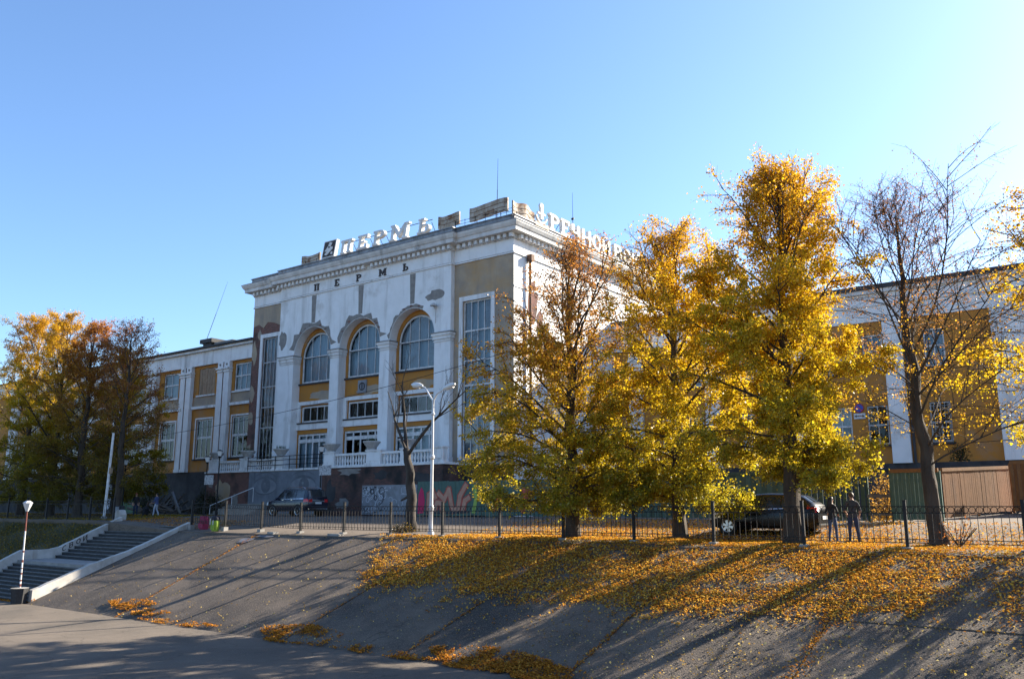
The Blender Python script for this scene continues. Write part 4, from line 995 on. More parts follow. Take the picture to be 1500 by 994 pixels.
def fz(x):
    base = {0:0.20,1:0.12,2:0.05}
    i = round((x+46.95)/3.35); return base.get(i,0.0)
iron_fence(FX,30.5,'black iron fence with ring frieze along the top of the asphalt bank',fz,RB,RM,15)
FL_ = [-55.95-3.12*i for i in range(0,9)][::-1]
iron_fence(FL_,30.5,'black iron fence beside the stairs along the leafy bank',lambda x:G(x,30.5)-.03,RB2,RM2,14)

# ---------------------------------------------------------------- lamps and poles
def street_lamp():
    x,y,z = -28.25,31.25,G(-28.25,31.25)
    t = thing('street_lamp',(x,y,z),'white steel street lamp with two curved arms behind the iron fence','street lamp')
    MB().lathe([(0.16,-.05),(0.16,0.12),(0.11,0.2),(0.11,1.25),(0.135,1.3),(0.10,1.4)],(x,y,z),12).build('base','steel_paint',t,smooth=True)
    MB().tube([(x,y,z+1.38),(x,y,z+3.7),(x,y,z+6.3)],[0.085,0.075,0.055],10).build('pole','steel_paint',t,smooth=True)
    MB().lathe([(0.08,0),(0.13,0.05),(0.13,0.16),(0.08,0.22)],(x,y,z+3.6),12).build('collar','steel_paint',t)
    MB().lathe([(0.06,0),(0.10,0.03),(0.10,0.12),(0.06,0.16)],(x,y,z+5.75),12).build('collar','steel_paint',t)
    for s,dx,zt in ((-1,-0.78,7.28),(1,0.72,7.02)):
        pts = [(x,y,z+6.2),(x+s*0.03,y,z+6.5),(x+dx*0.35,y,z+6.8),(x+dx*0.7,y,z+zt-0.12),(x+dx,y,z+zt-0.02)]
        a = MB().tube(pts,[0.05,0.047,0.042,0.038,0.035],8).build('arm','steel_paint',t,smooth=True)
        h = MB(); d = Vector((dx,0,0.12 if s<0 else 0.16)).normalized(); c0 = Vector((x+dx*0.92,y,z+zt))
        hp = [c0+d*k*0.13 for k in range(7)]; h.tube(hp,[0.05,0.10,0.135,0.145,0.135,0.10,0.04],10); o = h.build('lamp_head','lamp_clear',t,smooth=True)
        g_ = MB(); g_.tube([c0+d*0.22-Vector((0,0,.07)),c0+d*0.65-Vector((0,0,.07))],[0.09,0.08],8); g_.build('lens','steel_paint',o)
street_lamp()
def lantern(x,y,h,label,plate=None):
    z = G(x,y); t = thing('park_lantern',(x,y,z),label,'lamp post','park lanterns before the station')
    MB().lathe([(0.11,-.05),(0.11,0.3),(0.07,0.36),(0.06,0.7)],(x,y,z),10).build('base','black_iron',t)
    MB().tube([(x,y,z+.65),(x,y,z+h-.45)],[0.055,0.04],8).build('post','black_iron',t)
    MB().lathe([(0.05,0),(0.13,0.10),(0.07,0.14)],(x,y,z+h-.5),8).build('holder','black_iron',t)
    MB().lathe([(0.10,0),(0.22,0.36),(0.20,0.37)],(x,y,z+h-.36),6).build('lamp_glass','lamp_clear',t); MB().lathe([(0.26,0),(0.05,0.10)],(x,y,z+h+.01),6).build('cap','black_iron',t)
    if plate: MB().box(x+plate[0],x+plate[1],y-.08,y-.05,z+plate[2],z+plate[3]).build('notice_plate','notice',t)
lantern(-64.9,36.0,4.3,'black park lantern near the strolling pair at the head of the stairs')
lantern(-55.5,38.0,4.7,'black park lantern in front of the brick end of the terrace')
lantern(-57.6,38.4,4.35,'black park lantern carrying a white notice, at the end of the terrace',(-.1,1.0,2.3,3.0))
lantern(-48.6,41.8,4.95,'black park lantern carrying a white notice, behind the dark blue car',(-.1,1.15,2.9,3.6))
x,y = -60.35,32.2; z = G(x,y)
t = thing('leaning_pole',(x,y,z),'plain white pole leaning beside the head of the stairs','pole')
MB().tube([(x,y,z-.1),(x+.13,y,z+3),(x+.28,y,z+6.1)],[0.10,0.09,0.08],10).build('pole','pole_white',t,smooth=True)
MB().lathe([(0.2,-.1),(0.2,0.15),(0.13,0.2)],(x,y,z),10).build('footing','concrete',t); MB().box(x+.30,x+.46,y-.1,y+.08,z+3.2,z+3.6).build('switch_box','plank_board',t)
t = thing('concrete_block',(-56.2,30.9,G(-56.2,31)),'white painted concrete block at the end of the fence by the stairs','block')
MB().prism([(-56.35,0.3),(-55.62,0.3),(-55.6,0.8),(-55.75,1.08),(-56.0,1.12),(-56.28,0.9)],30.75,31.2).build('block','parapet_white',t)
# lamp with striped flaking pole at the foot of the stairs
x,y = -47.75,21.35; z = Q(x)
t = thing('stair_lamp',(x,y,z),'thin lamp on a flaking white and red pole at the foot of the stairs','lamp post')
MB().tube([(x,y,z+.7),(x-.08,y,z+3.65)],[0.046,0.042],8).build('pole','pole_white',t)
MB().tube([(x-.08,y,z+3.652),(x-.12,y,z+4.7)],[0.042,0.038],8).build('pole_top','pole_red',t)
for k in range(6):
    zz = z+.85+2.6*rng.random()**1.3; MB().lathe([(0.0475,0),(0.0475,rng.uniform(.02,.16))],(x-.08*(zz-z-.7)/2.95,y,zz),8).build('flaked_band','pole_red',t)
MB().lathe([(0.07,0),(0.20,0.30),(0.24,0.42),(0.22,0.43)],(x-.12,y,z+4.66),8).build('lamp_glass','lamp_clear',t); MB().lathe([(0.27,0),(0.10,0.12)],(x-.12,y,z+5.09),8).build('cap','steel_paint',t)
p = MB(); p.lathe([(0.36,-.02),(0.44,0.75),(0.46,0.78)],(x+.0,y,z),8); p.build('tub_base','rubber_bin',t); MB().lathe([(0.45,0),(0.10,0.02)],(x,y,z+.781),8).build('tub_cover','concrete',t)
# overhead cable
t = thing('overhead_cable',(-60,40,6.5),'single black overhead cable sagging across the station front','cable')
pts = []
A_, B_ = Vector((-86,37,6.7)), Vector((-30,40.5,10.6))
for k in range(25):
    u = k/24; p = A_.lerp(B_,u); p.z -= 2.6*u*(1-u)*2; pts.append(p)
MB().tube(pts,0.018,4).build('wire','cable',t)
# ---------------------------------------------------------------- bags by the fence
def bag(x,y,w,h,d,mt,top,label,tz):
    z = tz; t = thing('travel_bag',(x,y,z),label,'bag'); m = MB()
    for k in range(9):
        v = k/8; s = (0.90+0.14*math.sin(v*2.6))*(1-0.30*max(0,v-.75)*4*.5)
        for a in range(14):
            an = 2*math.pi*a/14; cx_ = math.copysign(abs(math.cos(an))**.6,math.cos(an)); cy_ = math.copysign(abs(math.sin(an))**.6,math.sin(an))
            m.v.append((x+w/2*s*cx_,y+d/2*s*cy_,z+h*v))
    for k in range(8):
        for a in range(14): m.f.append((k*14+a,k*14+(a+1)%14,(k+1)*14+(a+1)%14,(k+1)*14+a)); m.m.append(0)
    m.f.append(tuple(range(13,-1,-1))); m.f.append(tuple(8*14+a for a in range(14))); m.m += [0,0]
    b = m.build('body',mt,t,smooth=True)
    MB().box(x-w*.36,x+w*.36,y-d*.62,y-d*.46,z+h*.12,z+h*.5).build('pocket',mt if not top else mt,b)
    if top:
        MB().lathe([(w*.50,0),(w*.56,h*.1),(w*.48,h*.32),(w*.40,h*.36)],(x,y,z+h*.84),10).build('flap',top,t,smooth=True)
        for s in (-.5,.1): MB().box(x+s*w,x+s*w+.05,y-d*.66,y-d*.60,z+h*.5,z+h*1.0).build('strap','plate_white',t)
    else:
        MB().torus((x,y,z+h),w*.2,0.02,10,5,'y',(0,math.pi)).build('handle','bag_black',t)
bag(-46.2,30.85,0.62,0.78,0.4,'bag_pink',None,'crimson pink upright bag behind the first fence panel',G(-46.2,30.9)-.01)
bag(-43.95,30.1,0.46,0.72,0.34,'bag_lime','bag_black','lime green rucksack with black top against the fence post',G(-44,30.2)+.03)
for x,w_,lab in ((-38.6,.5,'short concrete chunk lying under the fence before the dark blue car'),(-33.6,.85,'longer concrete chunk lying under the fence near the bare tree')):
    t = thing('concrete_chunk',(x,30.0,G(x,30.0)),lab,'rubble'); MB().box(x-w_/2,x+w_/2,29.85,30.2,G(x,30)-.02,G(x,30)+.11).build('chunk','concrete',t)
x,y = -60.9,33.6; t = thing('utility_box',(x,y,G(x,y)),'dark grey metal utility box behind the fence by the leaning white pole','box'); b_ = MB().box(x-.35,x+.35,y-.2,y+.2,G(x,y)-.02,G(x,y)+.9).build('cabinet','plinth_dark',t); MB().box(x-.30,x+.30,y-.225,y-.202,G(x,y)+.1,G(x,y)+.82).build('cabinet_door','debris_grey',t)
# ---------------------------------------------------------------- plank fences and gates
def plank(parent,p0,p1,z0,z1,mt,th=0.03,off=0.0,tilt=0.0,dog=False):
    """upright board between two plan points"""
    a,b = Vector((p0[0],p0[1])),Vector((p1[0],p1[1])); d = (b-a).normalized(); n = Vector((d.y,-d.x))*th; o = Vector((d.y,-d.x))*off
    a += o; b += o; m = MB(); tl = d*tilt
    v = [(a.x,a.y,z0),(b.x,b.y,z0),(b.x+n.x,b.y+n.y,z0),(a.x+n.x,a.y+n.y,z0)]
    A2,B2 = a+tl,b+tl; v += [(A2.x,A2.y,z1),(B2.x,B2.y,z1+rng.uniform(-.02,.02)),(B2.x+n.x,B2.y+n.y,z1),(A2.x+n.x,A2.y+n.y,z1)]
    m.add(v,[(0,3,2,1),(4,5,6,7),(0,1,5,4),(1,2,6,5),(2,3,7,6),(3,0,4,7)]); return m.build('plank',mt,parent)
def plank_fence(name,p0,p1,h,wd,gap,mts,label,top=0.05,cap=None,zextra=0.0,jit=0.0,cat='fence'):
    a,b = Vector(p0),Vector(p1); L_ = (b-a).length; d = (b-a).normalized(); n = max(1,int(L_/(wd+gap))); t = thing(name,(a.x,a.y,G(a.x,a.y)),label,cat)
    for i in range(n):
        u0 = i*L_/n; u1 = (i+1)*L_/n-gap; q0,q1 = a+d*u0,a+d*u1; z = G(q0.x,q0.y)
        plank(t,q0,q1,z+0.08+rng.uniform(0,.05),z+h+rng.uniform(-jit,jit),mts[i%len(mts)],0.028,rng.uniform(0,.012),rng.uniform(-jit,jit)*.5)
    nn = Vector((d.y,-d.x))
    for zz in (0.45,h-0.4):
        m = MB(); aa,bb = a-nn*0.035,b-nn*0.035
        m.tube([(aa.x,aa.y,G(a.x,a.y)+zz),(bb.x,bb.y,G(b.x,b.y)+zz)],0.035,4); m.build('rail',mts[0],t)
    k = max(2,int(L_/3)+1)
    for i in range(k):
        q = a+d*(L_*i/(k-1))-nn*0.10; MB().box(q.x-.05,q.x+.05,q.y-.05,q.y+.05,G(q.x,q.y)-.1,G(q.x,q.y)+h-.05).build('fence_post',mts[0],t)
    if cap:
        za,zb = G(a.x,a.y)+h,G(b.x,b.y)+h; m = MB(); w_ = nn*0.05
        m.add([(a.x-w_.x,a.y-w_.y,za-.10),(b.x-w_.x,b.y-w_.y,zb-.10),(b.x+w_.x*1.4,b.y+w_.y*1.4,zb-.10),(a.x+w_.x*1.4,a.y+w_.y*1.4,za-.10),(a.x-w_.x,a.y-w_.y,za+.06),(b.x-w_.x,b.y-w_.y,zb+.06),(b.x+w_.x*1.4,b.y+w_.y*1.4,zb+.06),(a.x+w_.x*1.4,a.y+w_.y*1.4,za+.06)],[(0,3,2,1),(4,5,6,7),(0,1,5,4),(1,2,6,5),(2,3,7,6),(3,0,4,7)]); m.build('cap_board',cap,t)
    return t
gf = plank_fence('plank_fence',(-40.1,43.0),(-25.0,43.0),2.32,0.30,0.008,['plank_green_b'],'teal plank fence sprayed with red and pink graffiti letters',jit=.015)
plank_fence('plank_fence',(-24.9,43.0),(-14.0,40.6),2.30,0.28,0.010,['plank_green_b','plank_green'],'plain green plank fence behind the parked black car',cap='plank_green')
plank_fence('plank_fence',(-13.5,40.1),(-10.35,40.0),2.30,0.17,0.085,['plank_green'],'green picket-like fence with gaps behind the standing couple',jit=.05)
plank_fence('plank_gate',(-9.35,40.0),(-7.4,40.0),2.22,0.155,0.006,['plank_green_b'],'blue-green plank gate beside the leaning trunk',cap='plank_tan',cat='gate')
plank_fence('plank_fence',(-7.95,43.6),(-6.0,50.2),2.30,0.17,0.012,['plank_brown'],'brown plank fence receding beyond the leaning trunk',cap='plank_tan')
plank_fence('plank_fence',(-5.75,48.5),(-1.0,49.2),2.45,0.14,0.010,['plank_tan','plank_brown'],'tan fence of narrow boards beyond the brown fence',cap='plank_tan')
t = thing('broken_rail',(-9.9,40.0,0.6),'single dark rail across the overgrown gap between green fence and gate','rail'); MB().box(-10.34,-9.37,39.93,40.0,1.72,1.86).build('rail','old_wood',t); MB().box(-10.34,-9.37,40.0,40.06,0.95,1.05).build('rail','old_wood',t)
# graffiti on the teal fence: sprayed strokes a few millimetres proud of the boards
yg = 42.945
def stroke(pts,w,mt,y,name='graffiti'):
    m = MB()
    for k in range(len(pts)-1):
        (xa,za),(xb,zb) = pts[k],pts[k+1]; d = math.hypot(xb-xa,zb-za); nx,nz = -(zb-za)/d*w/2,(xb-xa)/d*w/2; ex,ez = (xb-xa)/d*w*.3,(zb-za)/d*w*.3; yy = y-.0006*k
        m.quad((xa-nx-ex,yy,za-nz-ez),(xb-nx+ex,yy,zb-nz+ez),(xb+nx*.8+ex,yy,zb+nz*.8+ez),(xa+nx*.9-ex,yy,za+nz*.9-ez))
    return m.build(name,mt,gf,fix=False)
def spray(polys,mt,y,name='graffiti'):
    m = MB(); [m.quad(*[(x,y,z) for x,z in P]) for P in polys]; return m.build(name,mt,gf,fix=False)
spray([[(-40.05,0.85),(-39.5,0.9),(-39.42,1.7),(-39.55,2.35),(-39.75,2.62),(-40.0,2.1)]],'paint_hotpink',yg)
for pts in ([(-39.1,1.0),(-39.05,2.1),(-38.7,2.3),(-38.45,1.9)],[(-38.5,1.1),(-38.35,1.6),(-37.9,1.55),(-37.85,1.1)],[(-38.2,2.2),(-37.7,1.8),(-37.3,2.45),(-37.0,1.3)],[(-36.95,1.1),(-36.5,1.2),(-36.35,2.0),(-35.85,2.7)],[(-36.1,1.1),(-35.95,1.7),(-35.6,1.9)]):
    stroke(pts,0.50,'paint_red',yg); stroke(pts,0.32,'paint_peach',yg-.006)
stroke([(-39.3,0.95),(-37.6,0.92),(-35.6,1.0)],0.14,'paint_dark',yg-.012)
stroke([(-35.2,1.0),(-35.0,1.9),(-35.15,2.6)],0.3,'paint_lime',yg); stroke([(-33.6,1.2),(-33.1,1.8),(-33.4,2.2)],0.4,'paint_orange',yg)
stroke([(-31.4,1.1),(-30.9,1.7),(-31.3,2.3),(-30.6,2.1)],0.4,'paint_red',yg); stroke([(-27.6,1.0),(-27.0,1.6),(-26.6,1.1)],0.4,'paint_blue',yg)
# debris by the left wing, white panel with emblem, weeds
t = thing('timber_pile',(-73,45,0.6),'heap of old broken planks leaning beside the low wing','debris')
rr = random.Random(31)
for k in range(30):
    x0,y0 = -76.5+rr.uniform(0,6.5),45.0+rr.uniform(-1,1.6); L_ = rr.uniform(1.5,3.2); a = rr.uniform(-0.7,0.7)+(math.pi if rr.random()<.4 else 0); e = rr.uniform(0.1,0.75)
    z0 = G(x0,y0)+.05+rr.uniform(0,.5); MB().tube([(x0,y0,z0),(x0+L_*math.cos(a)*math.cos(e),y0+L_*math.sin(a)*.4,z0+L_*math.sin(e))],rr.uniform(.07,.13),4).build('plank','old_wood',t)
t = thing('roofing_sheet',(-70.4,44.4,0.6),'bent grey metal sheet lying on the timber heap','debris')
m = MB(); m.quad((-71.9,44.4,2.6),(-71.2,44.2,2.65),(-69.5,44.0,0.75),(-70.2,44.3,0.7)); m.quad((-71.2,44.2,2.65),(-70.9,43.9,2.45),(-69.1,43.8,0.75),(-69.5,44.0,0.75)); o = m.build('sheet','debris_grey',t,fix=False)
sd_ = o.modifiers.new('solid','SOLIDIFY'); sd_.thickness = 0.02
t = thing('diamond_banner',(-88.9,47.9,0.6),'pale pointed oval banner with dark emblem against the dark plinth','banner')
MB().prism([(-91.1,2.6),(-90.35,4.2),(-89.9,4.25),(-89.5,2.7),(-89.9,1.1),(-90.2,1.0)],48.38,48.42).build('panel','paint_white',t); MB().prism([(-90.5,2.4),(-90.2,3.0),(-89.9,2.9),(-89.85,2.3),(-90.1,2.1)],48.35,48.378).build('emblem','paint_dark',t)
for k in range(3):
    pass
# ---------------------------------------------------------------- trees
def fast_mesh(name, verts, faces_n, k, mt, col=None, smooth=False):
    """verts (N,3) float array; faces are consecutive runs of k vertices"""
    me = bpy.data.meshes.new(name); nv = len(verts)
    me.vertices.add(nv); me.vertices.foreach_set('co', np.ascontiguousarray(verts,dtype=np.float32).ravel())
    me.loops.add(nv); me.loops.foreach_set('vertex_index', np.arange(nv,dtype=np.int32))
    me.polygons.add(faces_n); me.polygons.foreach_set('loop_start', np.arange(0,nv,k,dtype=np.int32)); me.polygons.foreach_set('loop_total', np.full(faces_n,k,dtype=np.int32))
    if col is not None:
        a = me.color_attributes.new('leafcol','FLOAT_COLOR','POINT'); c = np.ones((nv,4),dtype=np.float32); c[:,:3] = np.repeat(col,k,axis=0); a.data.foreach_set('color', c.ravel())
    me.materials.append(M(mt)); me.update(calc_edges=True); me.validate(); return me

def leaf_quads(P, size, rs, flat=0.0, aspect=0.8, fold=0.25):
    """little folded leaf per point: 4 vertices (stem, side, tip, side)"""
    n = len(P)
    nrm = rs.normal(size=(n,3)); nrm[:,2] += flat*2.0*np.abs(rs.normal(size=n))+flat; nrm /= np.linalg.norm(nrm,axis=1)[:,None]
    t = rs.normal(size=(n,3)); t -= nrm*(t*nrm).sum(1)[:,None]; t /= np.linalg.norm(t,axis=1)[:,None]; b = np.cross(nrm,t)
    s = size[:,None]; V = np.empty((n,4,3))
    V[:,0] = P - t*s*0.5; V[:,2] = P + t*s*0.5; V[:,1] = P + b*s*0.5*aspect + nrm*s*fold - t*s*.06; V[:,3] = P - b*s*0.5*aspect + nrm*s*fold - t*s*.06
    return V.reshape(-1,3)

def lerp3(a,b,t): return a[None,:]*(1-t[:,None])+b[None,:]*t[:,None]

class Branches:
    def __init__(s): s.m = MB()
    def path(s, pts, r0, r1, n):
        k = len(pts); s.m.tube(pts,[r0+(r1-r0)*(i/(k-1)) for i in range(k)],n,caps=False)

def make_tree(name, label, base, Ht, seed, crown=4.2, first=0.16, nprim=34, leaves=20000, r0=0.28, lean=(0,0), up=(8,62), dens=lambda h,rr:1.0, cols=None, leaf=0.098, group=None,
              shape=None, droop=0.25, sec=13, twigs=7, top_leaf=1.0, spread=0.115, bark='bark', sides=None, low=1.0, zmin=0.75, lp=1.2, bs=1.0, sl=0.34, sprout=0):
    rr = random.Random(seed); rs = np.random.RandomState(seed); x,y,z = base
    t = thing(name,(x,y,z),label,'tree',group)
    B0, B1 = Branches(), Branches()
    K = 14; trunk = []
    wob = [(rr.uniform(-1,1),rr.uniform(-1,1)) for _ in range(K+1)]
    for k in range(K+1):
        u = k/K; wv = 0.10*math.sin(u*math.pi)
        trunk.append(Vector((x+lean[0]*u**lp+wob[k][0]*wv*1.2, y+lean[1]*u**lp+wob[k][1]*wv*1.2, z-0.15+Ht*u)))
    trunk_r = [(r0*(1.2 if k == 0 else 1.0)*(1-k/K)**0.85+0.012) for k in range(K+1)]
    fine = []; fr = []
    for k in range(K*4+1):
        f_ = k/4; i_ = min(K-1,int(f_)); fine.append(trunk[i_].lerp(trunk[i_+1],f_-i_)); fr.append(trunk_r[i_]+(trunk_r[i_+1]-trunk_r[i_])*(f_-i_))
    vb = len(B0.m.v); B0.m.tube(fine,fr,16,caps=False); ridge = [rr.uniform(.90,1.12) for _ in range(16)]
    for k in range(len(fine)):
        for j in range(16):
            p_ = Vector(B0.m.v[vb+k*16+j]); c_ = fine[k]; fl_ = 1+0.18*max(0,1-k/4.0)*(1 if j%5 == 0 else .2)
            B0.m.v[vb+k*16+j] = tuple(c_+(p_-c_)*ridge[(j+k//5)%16]*rr.uniform(.94,1.06)*fl_)
    def tp(u):
        f = u*K; i = min(K-1,int(f)); return trunk[i].lerp(trunk[i+1],f-i)
    def tr(u): return r0*(1-u)**0.85+0.012
    segs = []      # (p0, p1, weight)
    def shp(u):
        return shape(u) if shape else (0.50+0.50*min(1,u/0.22))*max(0.0,(1-u))**0.62+0.06
    for i in range(nprim):
        u = (i+rr.uniform(.2,.8))/nprim; h = first+(0.955-first)*u**low
        az = i*2.39996+rr.uniform(-.5,.5)
        el = R(up[0]+(up[1]-up[0])*u**0.85+rr.uniform(-9,9))
        sf = sides(math.cos(az),math.sin(az),u) if sides else 1.0
        Lp = crown*shp(u)/max(0.35,math.cos(el))*rr.uniform(.78,1.12)*sf
        Lp = min(Lp, (1.03-h)*Ht/ max(.25,math.sin(el)*1.1) if el > .4 else Lp)
        zlo = zmin+rr.uniform(0,1.7)*rr.random()
        p = tp(h); d = Vector((math.cos(az)*math.cos(el),math.sin(az)*math.cos(el),math.sin(el)))
        pts = [p.copy()]; n = 7; cl = rr.uniform(.5,1.5)*dens(h,rr)
        for k in range(n):
            v = (k+1)/n
            dz = (0.10*(1-v) - droop*v*1.1*(1-u)**1.5) + (0.06 if u > .5 else 0)
            d = (d+Vector((rr.uniform(-.13,.13),rr.uniform(-.13,.13),dz*.5+rr.uniform(-.08,.08)))).normalized(); p = p+d*Lp/n
            if p.z < z+zlo: p.z = z+zlo+rr.uniform(0,.3)
            pts.append(p.copy())
        rb = min(tr(h)*0.5, 0.010+Lp*0.0115)*bs; B0.path(pts,rb,0.010,6)
        ns = max(3,int(sec*(0.45+0.55*Lp/crown)))
        for j in range(ns):
            v = 0.16+0.84*(j+rr.random())/ns; f = v*n; k = min(n-1,int(f)); q = pts[k].lerp(pts[k+1],f-k); dd = (pts[k+1]-pts[k]).normalized()
            side = dd.cross(Vector((0,0,1))); side = side.normalized() if side.length > 1e-3 else Vector((1,0,0)); upv = side.cross(dd)
            ph = rr.uniform(0,2*math.pi); ang = R(rr.uniform(28,62)); d2 = (dd*math.cos(ang)+(side*math.cos(ph)+upv*math.sin(ph)*.8)*math.sin(ang)).normalized()
            L2 = (sl*Lp*(1-.62*v)+0.42)*rr.uniform(.65,1.2); sp = [q.copy()]
            for k2 in range(3):
                d2 = (d2+Vector((rr.uniform(-.2,.2),rr.uniform(-.2,.2),rr.uniform(-.2,.14)-droop*.2*(1-u)))).normalized(); q = q+d2*L2/3
                if q.z < z+zlo-.35: q.z = z+zlo-.35+rr.uniform(0,.3)
                sp.append(q.copy())
            B1.path(sp,max(.007,rb*.38),0.005,4)
            segs.append((sp[1],sp[3],L2*.7*cl))
            for k3 in range(twigs):
                f3 = rr.uniform(.25,1)*3; k4 = min(2,int(f3)); q3 = sp[k4].lerp(sp[k4+1],f3-k4); d3 = (d2+Vector((rr.uniform(-1,1),rr.uniform(-1,1),rr.uniform(-.8,.7)))).normalized(); e3 = q3+d3*rr.uniform(.22,.6)
                B1.path([q3,e3],0.005,0.003,3); segs.append((q3,e3,.5*cl*rr.uniform(.4,1.6)))
    for k in range(sprout):      # leafy water shoots on the lower trunk
        a_ = rr.uniform(0,6.28); q = tp(rr.uniform(.05,.17)); e3 = q+Vector((math.cos(a_)*rr.uniform(.35,.8),math.sin(a_)*rr.uniform(.35,.8),rr.uniform(-.1,.5))); B1.path([q,e3],.008,.003,3); segs.append((q.lerp(e3,.5),e3,.9))
    B0.m.build('trunk',bark,t,smooth=True,fix=False); B1.m.build('branches',bark,t,fix=False)
    P0 = np.array([s[0][:] for s in segs]); P1 = np.array([s[1][:] for s in segs]); W = np.array([s[2] for s in segs]); W /= W.sum()
    idx = rs.choice(len(segs),size=leaves,p=W); f = rs.random(leaves)**0.8; P = P0[idx]*(1-f[:,None])+P1[idx]*f[:,None]+rs.normal(size=(leaves,3))*spread*np.array([1,1,.85])
    P[:,2] = np.maximum(P[:,2],z+zmin-.6+.5*rs.random(leaves))
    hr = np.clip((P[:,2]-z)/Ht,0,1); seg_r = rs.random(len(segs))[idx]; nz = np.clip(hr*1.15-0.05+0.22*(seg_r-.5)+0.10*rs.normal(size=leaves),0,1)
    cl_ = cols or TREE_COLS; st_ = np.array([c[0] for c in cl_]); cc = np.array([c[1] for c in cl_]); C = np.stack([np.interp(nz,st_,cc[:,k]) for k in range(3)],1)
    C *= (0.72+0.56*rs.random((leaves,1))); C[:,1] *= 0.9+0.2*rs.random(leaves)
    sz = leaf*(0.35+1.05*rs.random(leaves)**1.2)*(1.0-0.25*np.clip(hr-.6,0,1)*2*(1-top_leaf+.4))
    V = leaf_quads(P,sz,rs)-np.array([x,y,z])
    o = put('crown',fast_mesh('crown',V,leaves,4,'leaf_tree',C),t,(x,y,z)); o['kind'] = 'stuff'
    return t
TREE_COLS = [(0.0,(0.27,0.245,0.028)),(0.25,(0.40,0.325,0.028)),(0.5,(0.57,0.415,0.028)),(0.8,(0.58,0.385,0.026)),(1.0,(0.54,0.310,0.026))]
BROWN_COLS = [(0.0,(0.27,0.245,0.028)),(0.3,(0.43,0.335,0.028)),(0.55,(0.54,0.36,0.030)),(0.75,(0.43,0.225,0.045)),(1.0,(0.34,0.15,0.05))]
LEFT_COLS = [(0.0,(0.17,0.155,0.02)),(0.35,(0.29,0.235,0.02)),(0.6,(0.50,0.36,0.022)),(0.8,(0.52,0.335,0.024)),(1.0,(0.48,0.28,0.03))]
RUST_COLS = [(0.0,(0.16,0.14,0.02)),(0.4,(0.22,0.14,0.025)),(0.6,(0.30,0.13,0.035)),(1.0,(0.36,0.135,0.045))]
GT = 'linden trees along the iron fence'
def gz(x,y): return G(x,y)
def back_thin(cx, sx, u): return 0.3 if (sx > .22 and u < .40) else 0.65 if (sx > .3 and u < .55) else 1.0      # low limbs towards the building shortened to let sun reach the leaf carpet
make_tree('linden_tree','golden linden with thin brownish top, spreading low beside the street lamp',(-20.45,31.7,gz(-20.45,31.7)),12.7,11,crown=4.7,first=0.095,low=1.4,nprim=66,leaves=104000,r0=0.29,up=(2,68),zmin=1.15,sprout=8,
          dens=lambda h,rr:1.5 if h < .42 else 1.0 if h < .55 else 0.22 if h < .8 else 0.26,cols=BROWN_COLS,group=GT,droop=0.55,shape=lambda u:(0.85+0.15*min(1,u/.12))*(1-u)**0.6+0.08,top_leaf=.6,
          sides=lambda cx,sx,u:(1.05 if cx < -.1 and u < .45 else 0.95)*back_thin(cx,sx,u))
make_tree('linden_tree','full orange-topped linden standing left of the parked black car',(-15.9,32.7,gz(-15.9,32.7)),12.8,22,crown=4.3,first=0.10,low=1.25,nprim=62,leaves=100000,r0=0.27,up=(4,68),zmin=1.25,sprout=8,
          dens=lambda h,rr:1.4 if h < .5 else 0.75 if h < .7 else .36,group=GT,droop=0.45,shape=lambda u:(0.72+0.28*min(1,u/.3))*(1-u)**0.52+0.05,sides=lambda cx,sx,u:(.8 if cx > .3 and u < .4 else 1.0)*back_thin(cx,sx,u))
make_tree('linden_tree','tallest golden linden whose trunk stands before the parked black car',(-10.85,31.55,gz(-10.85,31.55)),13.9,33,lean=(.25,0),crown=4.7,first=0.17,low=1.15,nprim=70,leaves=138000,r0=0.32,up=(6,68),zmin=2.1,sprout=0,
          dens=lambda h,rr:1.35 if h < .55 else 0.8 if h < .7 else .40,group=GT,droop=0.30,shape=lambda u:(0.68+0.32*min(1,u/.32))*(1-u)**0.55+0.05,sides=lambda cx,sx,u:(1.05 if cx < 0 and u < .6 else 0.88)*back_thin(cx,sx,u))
make_tree('linden_tree','nearly bare linden with a leaning trunk and few yellow leaves',(-6.15,32.3,gz(-6.15,32.3)),12.2,48,crown=4.0,first=0.22,nprim=30,sl=.56,leaves=17000,r0=0.26,bs=.56,lean=(-0.5,0.2),lp=.6,up=(32,70),zmin=2.6,
          dens=lambda h,rr:0.75 if h < .5 else 0.9,cols=[(0.0,(0.55,0.36,0.02)),(0.40,(0.56,0.36,0.02)),(0.55,(0.40,0.21,0.04)),(0.7,(0.26,0.13,0.06)),(1.0,(0.22,0.105,0.055))],leaf=0.066,group=GT,droop=0.10,
          shape=lambda u:(0.8+0.2*min(1,u/.3))*(1-u)**0.30*0.95+0.12,sec=15,twigs=9,spread=0.09,top_leaf=.3,sides=lambda cx,sx,u:1.15 if cx > 0 and u < .5 else .7 if u < .35 else 1.0)
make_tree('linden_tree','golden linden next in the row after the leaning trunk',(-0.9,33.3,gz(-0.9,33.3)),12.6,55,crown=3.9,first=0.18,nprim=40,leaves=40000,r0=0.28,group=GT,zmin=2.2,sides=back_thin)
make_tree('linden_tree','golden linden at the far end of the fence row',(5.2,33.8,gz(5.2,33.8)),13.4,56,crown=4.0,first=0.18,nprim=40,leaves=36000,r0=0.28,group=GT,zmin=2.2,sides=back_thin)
GL_ = 'trees on the lawn beside the stairs'
make_tree('lawn_tree','sparse rust-brown tree behind the leaning white pole',(-62.4,34.2,gz(-62.4,34.2)),14.4,66,crown=4.0,first=0.16,nprim=30,leaves=24000,r0=0.27,bs=.8,up=(16,68),cols=RUST_COLS,group=GL_,spread=.12,dens=lambda h,rr:1.3 if h<.45 else 0.8)
